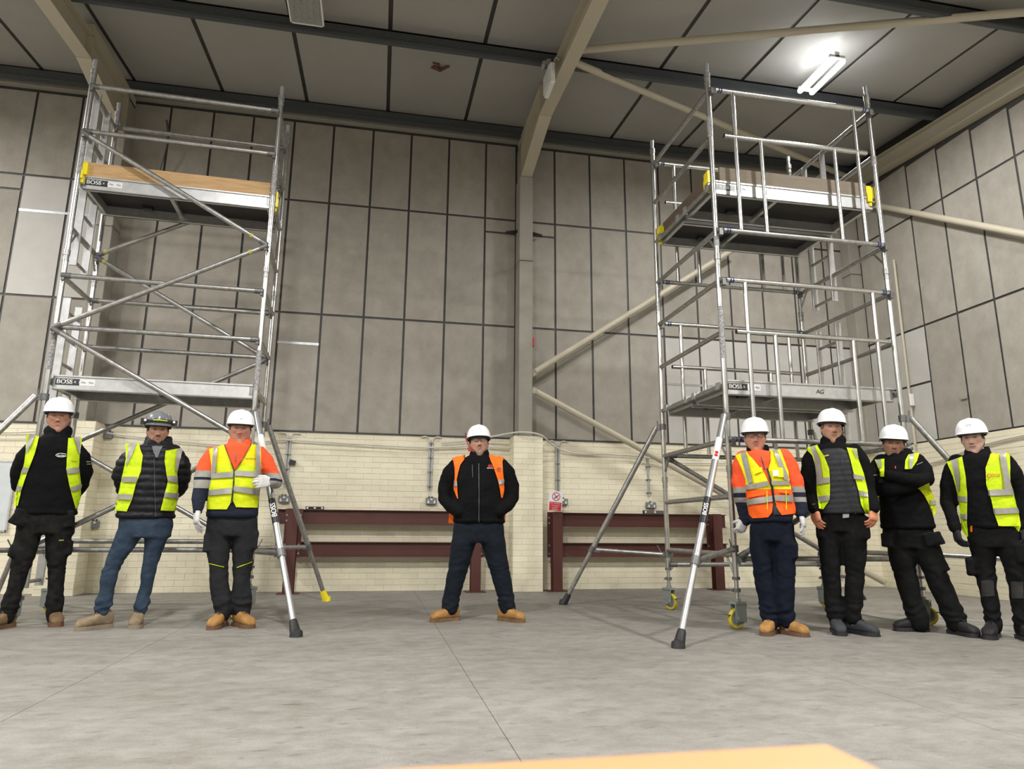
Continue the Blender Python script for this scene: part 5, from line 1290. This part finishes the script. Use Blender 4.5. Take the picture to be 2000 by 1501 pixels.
# ---- 4: centre man
def after4(T, off, M, at_, hit, vt, H, J, TR, patch, tb):
    for xs in ([(877.5, 996, 888, 1001), (876, 1021, 886, 1022)], [(983, 1002, 987.5, 1001), (982, 1020, 987, 1020)]):
        A, B = xs; q = [at_(A[0], A[1], .02), at_(A[2], A[3], .02), at_(B[2], B[3], .02), at_(B[0], B[1], .02)]
        MB().add(q+[v+Vector((0, .006, 0)) for v in q], [(0, 3, 2, 1), (4, 5, 6, 7), (0, 1, 5, 4), (1, 2, 6, 5), (2, 3, 7, 6), (3, 0, 4, 7)]).build('vest_tail', M_org, T, off, False)
    patch('jacket_zip', [(934.5, 905, 935.8, 905), (935, 960, 936.3, 960), (934.5, 1018, 936, 1018)], .008, mat('zip_grey', (.06, .06, .06), .5), J, vt, .002)
    patch('chest_pocket_zip', [(922, 907, 923, 907), (922.5, 932, 923.5, 932)], .006, mat('zip_grey', (.06, .06, .06), .5), J, vt, .002)
    r3 = M.to_3x3()
    MB().path([M @ Vector(v) for v in ((-.122, -.03, .215), (-.130, .0, .19), (-.118, -.01, .15), (-.100, -.03, .09), (-.085, -.05, .045), (-.055, -.075, .02))], .0055, 8).build('chin_strap', mat('red_strap', (.30, .015, .02), .6), H, off)
    MB().obox(M @ Vector((-.093, -.045, .055)), r3 @ Vector((.014, 0, .006)), r3 @ Vector((0, .008, 0)), r3 @ Vector((-.006, 0, .016))).build('strap_buckle', mat('red_strap', (.3, .015, .02), .6), H, off, False)
    MB().obox(M @ Vector((-.125, -.0, .205)), r3 @ Vector((.006, 0, .0)), r3 @ Vector((0, .014, 0)), r3 @ Vector((0, 0, .02))).build('strap_anchor', M_blkp, H, off, False)
    c = [hit(957+math.cos(2*PI*k/16)*3.4, 909.5-math.sin(2*PI*k/16)*2.6, .008, vt)[0] for k in range(17)]; MB().path(c, .0022, 6).build('chest_emblem', M_textr, J, off)
    patch('chest_emblem', [(952.5, 909.2, 962, 909.2), (952.5, 910.6, 962, 910.6)], .008, M_textr, J, vt, .002)
    patch('vest_emblem', [(969.5, 914.5, 979, 914.5), (969.5, 916.2, 979, 916.2)], .015, M_textk, J, vt, .002)
    patch('vest_emblem', [(972, 912.2, 976.5, 912.2), (972, 918.4, 976.5, 918.4)], .0145, M_textr, J, vt, .002)
P4 = dict(smile=8, Y=6.4, foot_x=935, label='person standing legs apart in the middle, black jacket over an orange vest, hands in pockets', skin='fair',
    chin=(936, 888), rot=(3, -8, -2), w=1.05, jaw=.09, neckr=.062, hair=('dark', (.03, .02, .015)), brow=(.10, .06, .05), beard=('stubble', (.16, .10, .075), .6), squint=.0012,
    torso=[(890, 915, 957, .6), (899, 898, 974, .82), (918, 887, 984, .98), (950, 884, 986, 1.12), (985, 885, 987, 1.15), (1021, 886, 985, 1.05)],
    arms=[[(898, 908, 0, 18), (882, 927, 0, 20), (873, 950, .02, 18), (870, 973, .0, 15), (880, 988, -.06, 13), (896, 998, -.10, 12)],
          [(975, 908, 0, 18), (988, 927, 0, 20), (996, 950, .02, 18), (999, 972, .0, 15), (990, 988, -.06, 13), (976, 998, -.10, 12)]],
    legs=[[(912, 1028, 27), (905, 1062, 25), (897, 1100, 21), (889, 1130, 19), (883, 1158, 17), (879, 1174, 18), (879, 1186, 16)], [(957, 1028, 27), (964, 1062, 25), (973, 1100, 21), (980, 1130, 19), (986, 1158, 17), (989, 1174, 17), (991, 1186, 16)]],
    jmat=M_black, tmat=M_denimd, collar=(.078, .013, .036, 32, 0.039, 0.035), depth=.145, hands=False,
    vest=[([(883, 894, 909, 888), (886, 901, 907, 898), (888, 912, 899, 908), (888, 935, 893, 935), (887, 955, 894, 955), (894, 973, 895.5, 974)], M_org, [[(888, 940, 893.5, 940), (887.5, 949, 894, 949)]]),
          ([(954, 888, 984, 893), (958, 900, 981, 901), (964, 913, 982, 913), (971, 935, 984, 935), (976, 956, 984, 956), (978, 971.6, 981, 971.6)], M_org, [[(972, 938, 984.3, 935), (974.5, 946, 984.3, 944)]])],
    texts=[('SERVICES', 957, 914, 3.0, M_text, 'j')],
    boots=[(880, 1192, -58, 0), (989, 1192, 50, 0)], bmat=(M_tan, M_tan3, M_lace), bsize=0.986, glasses=True, hattext=[('\u2014O\u2014', .004, .235, .018, M_textr), ('services', .004, .212, .010, M_textb)], after=after4)
# ---- 5: older man, white gloves, hand on tower leg
M_polo5 = cloth('orange_navy_shirt', O_, .8, .15, zones=[(0, Nv), (zz(5.25, 973), G_), (zz(5.25, 962), Nv), (zz(5.25, 952), G_), (zz(5.25, 940), O_)])
M_v5 = cloth('yellow_over_orange_vest', (.84, .78, .006), .7, .1, zones=[(0, (.95, .13, .012)), (zz(5.25, 946), (.84, .78, .006))])
def after5(T, off, M, at_, hit, vt, H, J, TR, patch, tb):
    patch('vest_zip', [(1496, 914, 1500, 914), (1505, 948, 1510, 948), (1510, 985, 1514, 985), (1511, 1004, 1524, 1004)], .012, M_blkp, J, vt, .003)
    patch('shirt_zip', [(1485, 892, 1487, 892), (1492, 916, 1494.5, 916)], .010, M_blkp, J, vt, .003)
    for r in ([(1470, 917, 1488, 912), (1474, 926, 1490, 920)], [(1508, 912, 1528, 914), (1509, 931, 1529, 932)]): patch('chest_pocket', r, .016, M_v5, J, vt, .004)
    for r in ([(1462, 966, 1493, 960), (1463, 972, 1494, 966)], [(1518, 955, 1541, 957), (1520, 962, 1543, 964)]): patch('pocket_flap', r, .017, M_v5, J, vt, .004)
    for x in (1497.5, 1533): patch('yellow_binding', [(x, 958, x+1.2, 958), (x+1, 994, x+2.2, 994)], .019, M_lime, J, vt, .002)
    patch('id_card', [(1509, 919, 1519, 918), (1510, 930, 1520, 929)], .021, M_wht, J, vt, .002)
    mb = MB().path([hit(1475+math.cos(a)*3, 946-math.sin(a)*4, .012, vt)[0] for a in [PI*1.0+k*PI/8 for k in range(9)]], .003, 6).build('d_ring', M_cast, J, off)
P5 = dict(smile=15, collarmat=M_black, legk=0.82, Y=5.25, foot_x=1520, label='person in yellow and orange vest, white gloves and glasses, holding the right tower leg', skin='pink',
    chin=(1476, 880), rot=(4, 0, 0), w=1.02, jaw=.06, neckr=.06, hair=('grey', (.20, .19, .18)), brow=(.28, .22, .18), squint=.0028,
    torso=[(880, 1466, 1494, .6), (886, 1449, 1527, .82), (903, 1446, 1537, .95), (940, 1453, 1542, 1.05), (975, 1459, 1547, 1.1), (1003, 1464, 1550, 1.08), (1018, 1466, 1546, 1.)],
    arms=[[(1453, 893, 0, 16), (1447, 912, 0, 18), (1445, 940, 0, 18), (1448, 970, .0, 16), (1454, 1000, .04, 14), (1456, 1014, .06, 12)],
          [(1531, 890, 0, 17), (1541, 908, 0, 19), (1550, 935, 0, 19), (1558, 965, 0, 16), (1563, 992, -.02, 14), (1565, 1001, -.03, 12)]],
    legs=[[(1487, 1028, 25), (1487, 1062, 26), (1489, 1100, 25), (1493, 1140, 23), (1499, 1180, 21), (1505, 1208, 21), (1506, 1216, 19)], [(1528, 1028, 25), (1532, 1062, 25), (1534, 1100, 24), (1534, 1140, 23), (1534, 1180, 22), (1537, 1206, 20), (1538, 1214, 18)]],
    pockets=[(1553, 1075, -.02, 5, 16, .05, 0)],
    jmat=M_polo5, tmat=M_navy, collar=(.080, .013, .030, 48, 0.026, 0.047), opencollar=True, depth=.14, jvox=.0105,
    vest=[([(1437, 889, 1457, 881), (1448, 913, 1474, 900), (1457, 936.5, 1492, 922), (1458, 961.5, 1506, 952), (1460, 983, 1510, 982), (1463, 1004, 1508, 1000), (1471, 1011.5, 1500, 1010)], M_v5, [[(1447, 884, 1457, 881), (1455, 915, 1464, 912), (1462, 944, 1471, 941)], [(1458, 946.5, 1500, 939), (1458, 956.5, 1502, 948)], [(1459, 975, 1508, 968), (1460.6, 986, 1509, 979)]]),
          ([(1505, 878, 1525, 879), (1505, 900, 1532, 900), (1500, 920, 1540, 920), (1507, 946.6, 1543, 946.6), (1512, 970, 1550, 968), (1517, 993, 1555, 993), (1526.6, 1005, 1555, 1002)], M_v5, [[(1509, 878, 1518, 879), (1520, 908, 1529, 907), (1531, 937, 1540, 935)], [(1506, 939, 1542, 938), (1508, 947, 1543, 947)], [(1512, 967, 1548, 966), (1514, 977, 1551, 980)]])],
    gloves=[dict(d=(-.45, -.05, -.85), n=(-.5, .8, .2), t=-1, c=(.60, .62, .62, .55), m=M_glove, th=.4, s=1.1), dict(d=(.12, -.12, -1), n=(-1, .2, 0), t=1, c=(.18, .2, .22, .25), m=M_glove, s=1.15)],
    boots=[(1505, 1208, -16, 0), (1538, 1206, 48, .02)], bmat=(M_tan, M_sole, M_lace), bsize=0.930, glasses=True, lensa=.18, after=after5)
P5['extra_patch'] = []
# ---- 6: tall man, grey gilet
def after6(T, off, M, at_, hit, vt, H, J, TR, patch, tb):
    patch('gilet_zip', [(1643, 893, 1644.5, 893), (1655, 930, 1656.5, 930), (1664, 970, 1665.5, 970), (1670, 1002, 1671.5, 1002)], .016, M_blkp, J, vt, .003)
    patch('gilet_badge', [(1611, 889, 1619, 887), (1611, 892, 1619, 890)], .016, mat('amber_badge', (.5, .33, .03), .5), J, vt, .002)
    patch('belt_buckle', [(1646, 1003.5, 1658, 1003), (1646, 1011, 1658, 1010)], .010, M_galv, TR, [tb], .004)
    p = at_(1704, 991, -.04); MB().loft([(p+Vector((0, 0, .012)), .038), (p+Vector((0, 0, -.012)), .037)], 16).build('watch', M_blkp, T, off)
    MB().ball(M @ Vector((.082, -.005, .12)), .010, .014, .016).build('ear_defender', M_blkp, H, off)
P6 = dict(legk=0.87, Y=5.2, foot_x=1650, label='person in an open lime vest over a charcoal quilted gilet, orange gloves, silver belt buckle', skin='fair',
    chin=(1624, 862), rot=(14, -3, 5), w=.98, jaw=.03, hair=('ginger', (.16, .09, .045)), brow=(.25, .14, .08), beard=('stubble', (.32, .15, .07), .55), squint=.0034, iris=(.10, .13, .14),
    torso=[(866, 1605, 1650, .6), (875, 1588, 1665, .82), (895, 1585, 1674, .95), (930, 1590, 1684, 1.), (965, 1595, 1690, 1.), (1000, 1600, 1692, .98)],
    gilet=[(878, 1604, 1654, .84), (884, 1592, 1664, .90), (905, 1594, 1675, 1.), (940, 1597, 1685, 1.), (970, 1600, 1691, 1.), (1003, 1602, 1694, 1.)],
    arms=[[(1591, 882, 0, 17), (1583, 902, 0, 19), (1578, 935, 0, 18), (1581, 962, 0, 16), (1588, 985, -.09, 14), (1591, 993, -.12, 13)],
          [(1668, 880, 0, 17), (1680, 902, 0, 19), (1690, 935, 0, 17), (1697, 962, -.02, 15), (1703, 983, -.09, 13), (1705, 990, -.12, 12)]],
    legs=[[(1620, 1014, 27), (1620, 1050, 26), (1622, 1090, 24), (1624, 1125, 21), (1626, 1165, 20), (1630, 1192, 21), (1632, 1206, 18)], [(1668, 1014, 27), (1668, 1050, 27), (1670, 1090, 25), (1670, 1125, 22), (1668, 1165, 20), (1666, 1192, 20), (1667, 1204, 18)]],
    pockets=[(1600, 1030, -.05, 8, 20, .05, 0), (1690, 1030, -.05, 9, 24, .05, 0)],
    jmat=M_black, tmat=M_blackt, collar=(.078, .022, .044, 27, 0.044, 0.042),
    vest=[([(1574, 875, 1596, 869), (1587, 890, 1610, 890), (1595, 915, 1620, 915), (1596, 940, 1621.5, 938), (1596, 972, 1621.5, 975), (1599, 993, 1609, 994)], M_lime, [[(1583, 872, 1592, 870), (1592, 897, 1602, 895), (1597, 938, 1608, 936)], [(1596.5, 935, 1621.5, 931.6), (1596.5, 946, 1621.5, 942.6)], [(1597, 970, 1621.5, 966), (1598, 981, 1620, 977)]]),
          ([(1653, 874, 1673, 876), (1661, 900, 1677, 897), (1667, 926, 1687, 923), (1676, 958, 1695, 958), (1681, 985, 1698, 985), (1689, 1001, 1699, 1004)], M_lime, [[(1663, 875, 1671, 877), (1672, 893, 1677, 893)], [(1665, 925.6, 1687, 930), (1667, 935, 1689, 937)], [(1675.5, 957, 1695, 962), (1678, 968, 1697, 971)]])],
    gloves=[dict(d=(.10, -.2, -1), n=(.6, .6, 0), t=-1, c=(.35, .4, .42, .45), m=M_gloveo, s=1.12, cuff=mat('tan_cuff', (.25, .12, .07), .8)), dict(d=(-.05, -.2, -1), n=(-.7, .5, 0), t=1, c=(.4, .45, .5, .5), m=M_gloveo, s=1.12, cuff=mat('tan_cuff', (.25, .12, .07), .8))],
    boots=[(1631, 1206, 12, 0), (1668, 1204, 52, .02)], bmat=(M_bootg, M_blk, M_lacek), bsize=1.023, hattext=[('\u2014O\u2014', 0.0, .238, .016, M_textr), ('services', 0.0, .218, .009, M_textb)], after=after6)
# ---- 7: arms crossed
def after7(T, off, M, at_, hit, vt, H, J, TR, patch, tb):
    for r in ([(1792, 952, 1813, 942), (1804, 967, 1821, 964), (1813, 985, 1828, 985), (1820, 1004, 1826, 1006)], [(1711, 967, 1718, 967), (1709.5, 993, 1717, 996)]): patch('vest_skirt', r, .012, M_limey, J, vt, .004)
    patch('reflective_stripe', [(1812, 976.5, 1826, 976.5), (1814, 986, 1828, 985)], .018, M_refl, J, vt, .003)
    patch('sleeve_piping', [(1790, 907, 1802, 902), (1790, 908, 1802, 903)], .006, M_refl, J, vt, .002); patch('sleeve_piping', [(1702, 927, 1713, 927), (1702, 928, 1713, 928)], .006, M_refl, J, vt, .002)
    patch('zip_pull', [(1748, 910, 1750, 910), (1748, 915, 1750, 915)], .010, M_textr, J, vt, .003)
P7 = dict(legk=0.87, Y=5.1, foot_x=1825, label='person with arms crossed in a black jacket, lime vest mostly hidden, wide black work trousers', skin='mid',
    chin=(1744, 893), rot=(6, 0, 6), w=1.0, jaw=.05, hair=('brown', (.07, .045, .03)), brow=(.10, .06, .04), squint=.0026,
    torso=[(890, 1734, 1778, .6), (897, 1716, 1797, .82), (920, 1711, 1806, .98), (960, 1714, 1812, 1.05), (1000, 1718, 1820, 1.08), (1032, 1721, 1828, 1.05)],
    arms=[[(1722, 900, 0, 18), (1710, 918, -.02, 20), (1704, 942, -.08, 18), (1713, 955, -.17, 16), (1740, 955, -.23, 15), (1765, 952, -.22, 13), (1788, 948, -.17, 11)],
          [(1789, 898, 0, 19), (1803, 917, -.02, 21), (1807, 937, -.09, 19), (1792, 940, -.20, 16), (1765, 933, -.28, 14.5), (1740, 928, -.27, 12), (1724, 926, -.22, 10)]],
    legs=[[(1757, 1044, 29), (1760, 1080, 29), (1768, 1120, 27), (1776, 1155, 25), (1786, 1190, 24), (1793, 1210, 25), (1795, 1218, 23)], [(1800, 1044, 29), (1812, 1080, 30), (1828, 1120, 27), (1842, 1155, 26), (1858, 1190, 26), (1867, 1210, 26), (1869, 1220, 23)]],
    pockets=[(1731, 1054, -.10, 11, 16, .025, 0), (1823, 1052, -.10, 18, 14, .025, 14), (1840, 1098, -.02, 8, 18, .06, 18)],
    jmat=M_black, tmat=M_blackt, collar=(.082, .026, .040, 28, 0.034, 0.045), hands=False, hip=6,
    vest=[([(1709, 898, 1728, 896), (1716, 916, 1728, 916), (1721, 930, 1728, 930)], M_lime, [[(1711, 898, 1721, 897), (1718, 914, 1723, 914)]]),
          ([(1774, 888, 1796, 884), (1768, 899, 1791, 899), (1767, 916, 1780, 916)], M_lime, [[(1777, 888, 1785, 886), (1775, 900, 1783, 900), (1776, 915, 1780, 914)]])],
    boots=[(1792, 1216, -58, .03), (1868, 1217, 42, 0)], bmat=(M_bootk, M_blk, M_lacek), bsize=1.004, after=after7)
# ---- 8: youngest, right edge
def after8(T, off, M, at_, hit, vt, H, J, TR, patch, tb):
    for sg, x in ((0, 0),):
        P = [hit(1931.5+math.cos(a)*3.6, 929-math.sin(a)*3.6, .015, vt)[0] for a in [.6+k*2*PI/18 for k in range(16)]]; MB().path(P, .003, 6).build('emblem', M_textr, J, off)
    patch('pull_tab', [(1896, 1026, 1899.5, 1026), (1896, 1038, 1899.5, 1038)], .006, M_org, TR, [tb, vt[0]], .003)
    for r in ([(1917, 1133, 1940, 1133), (1918, 1165, 1942, 1163)],): patch('knee_pad', r, .006, mat('dusty_knee', (.016, .015, .014), .9, var=.6, vscale=25, col2=(.030, .028, .026)), TR, [tb], .004)
    patch('knee_pad', [(1975, 1135, 1998, 1135), (1977, 1168, 1999, 1168)], .006, mat('dusty_knee', (.016, .015, .014), .9, var=.6, vscale=25, col2=(.030, .028, .026)), TR, [tb], .004)
P8 = dict(legk=0.83, Y=4.75, foot_x=1960, label='young person at the right edge in a black fleece, open lime vest and black gloves', skin='pale',
    chin=(1904, 884), rot=(-6, 0, -2), w=.95, jaw=.03, hair=('black', (.012, .01, .01)), brow=(.03, .02, .015), squint=.0042,
    torso=[(886, 1888, 1932, .6), (893, 1866, 1965, .82), (910, 1858, 1972, .95), (950, 1868, 1976, 1.), (990, 1876, 1985, 1.), (1030, 1884, 1992, .98)],
    arms=[[(1870, 900, 0, 18), (1860, 918, 0, 20), (1852, 948, 0, 19), (1852, 980, .0, 17), (1860, 1010, -.09, 15), (1866, 1030, -.12, 13)],
          [(1962, 898, 0, 19), (1978, 922, 0, 21), (1990, 952, .03, 20), (1998, 985, .03, 17), (2003, 1012, .0, 14), (2003, 1030, -.02, 13)]],
    legs=[[(1918, 1038, 29), (1921, 1072, 29), (1925, 1112, 26), (1929, 1147, 23), (1936, 1185, 22), (1940, 1212, 22), (1941, 1226, 20)], [(1966, 1038, 30), (1975, 1072, 31), (1983, 1112, 28), (1989, 1147, 25), (1995, 1185, 24), (1998, 1212, 23), (1999, 1226, 20)]],
    pockets=[(1896, 1105, -.03, 8, 20, .06, 0), (1994, 1080, -.05, 10, 22, .05, 5)],
    jmat=M_black, tmat=M_blackt, collar=(.082, .014, .036, 32, 0.034, 0.034), hip=3,
    vest=[([(1850, 902, 1880, 892), (1861, 930, 1886.6, 930), (1871, 966, 1890, 966), (1874, 1000, 1890, 1000), (1880, 1036, 1890, 1036), (1886, 1048, 1891, 1046.6)], M_lime, [[(1858, 899, 1871, 895), (1866, 930, 1875, 930), (1871, 958, 1875, 958)], [(1872, 968, 1890.6, 970), (1872.5, 978, 1890.6, 980)], [(1874, 1002.6, 1890.6, 1004), (1875.6, 1013, 1890.6, 1014)]]),
          ([(1935, 886, 1971, 885), (1925, 913, 1973, 913), (1926, 946, 1972, 940), (1936, 976, 1981, 973), (1941, 1000, 1989, 1000), (1950, 1026, 1994, 1026), (1960, 1037, 1991, 1037)], M_lime, [[(1950, 886, 1963, 885), (1958, 930, 1970, 930), (1962, 962, 1975, 962)], [(1929, 956.6, 1976, 954), (1931, 968, 1979, 966)], [(1939, 992.6, 1987, 990.6), (1941.6, 1004, 1989, 1001.6)]])],
    texts=[('GOS', 1944, 928, 9, M_textr, 'v')],
    gloves=[dict(d=(.1, -.2, -1), n=(.7, .4, 0), t=-1, c=(.45, .5, .5, .5), m=M_glovek, s=1.12), dict(d=(-.1, -.2, -1), n=(-.7, .4, 0), t=1, c=(.4, .4, .4, .4), m=M_glovek, s=1.12)],
    boots=[(1940, 1232, -10, 0), (1999, 1232, 25, 0)], bmat=(M_bootk, M_blk, M_lacek), bsize=1.004, hattext=[('GOS', .004, .225, .024, M_textb), ('(', -.030, .225, .026, M_textr)], after=after8)
for sp in (P1, P2, P3, P4, P5, P6, P7, P8): person(sp)
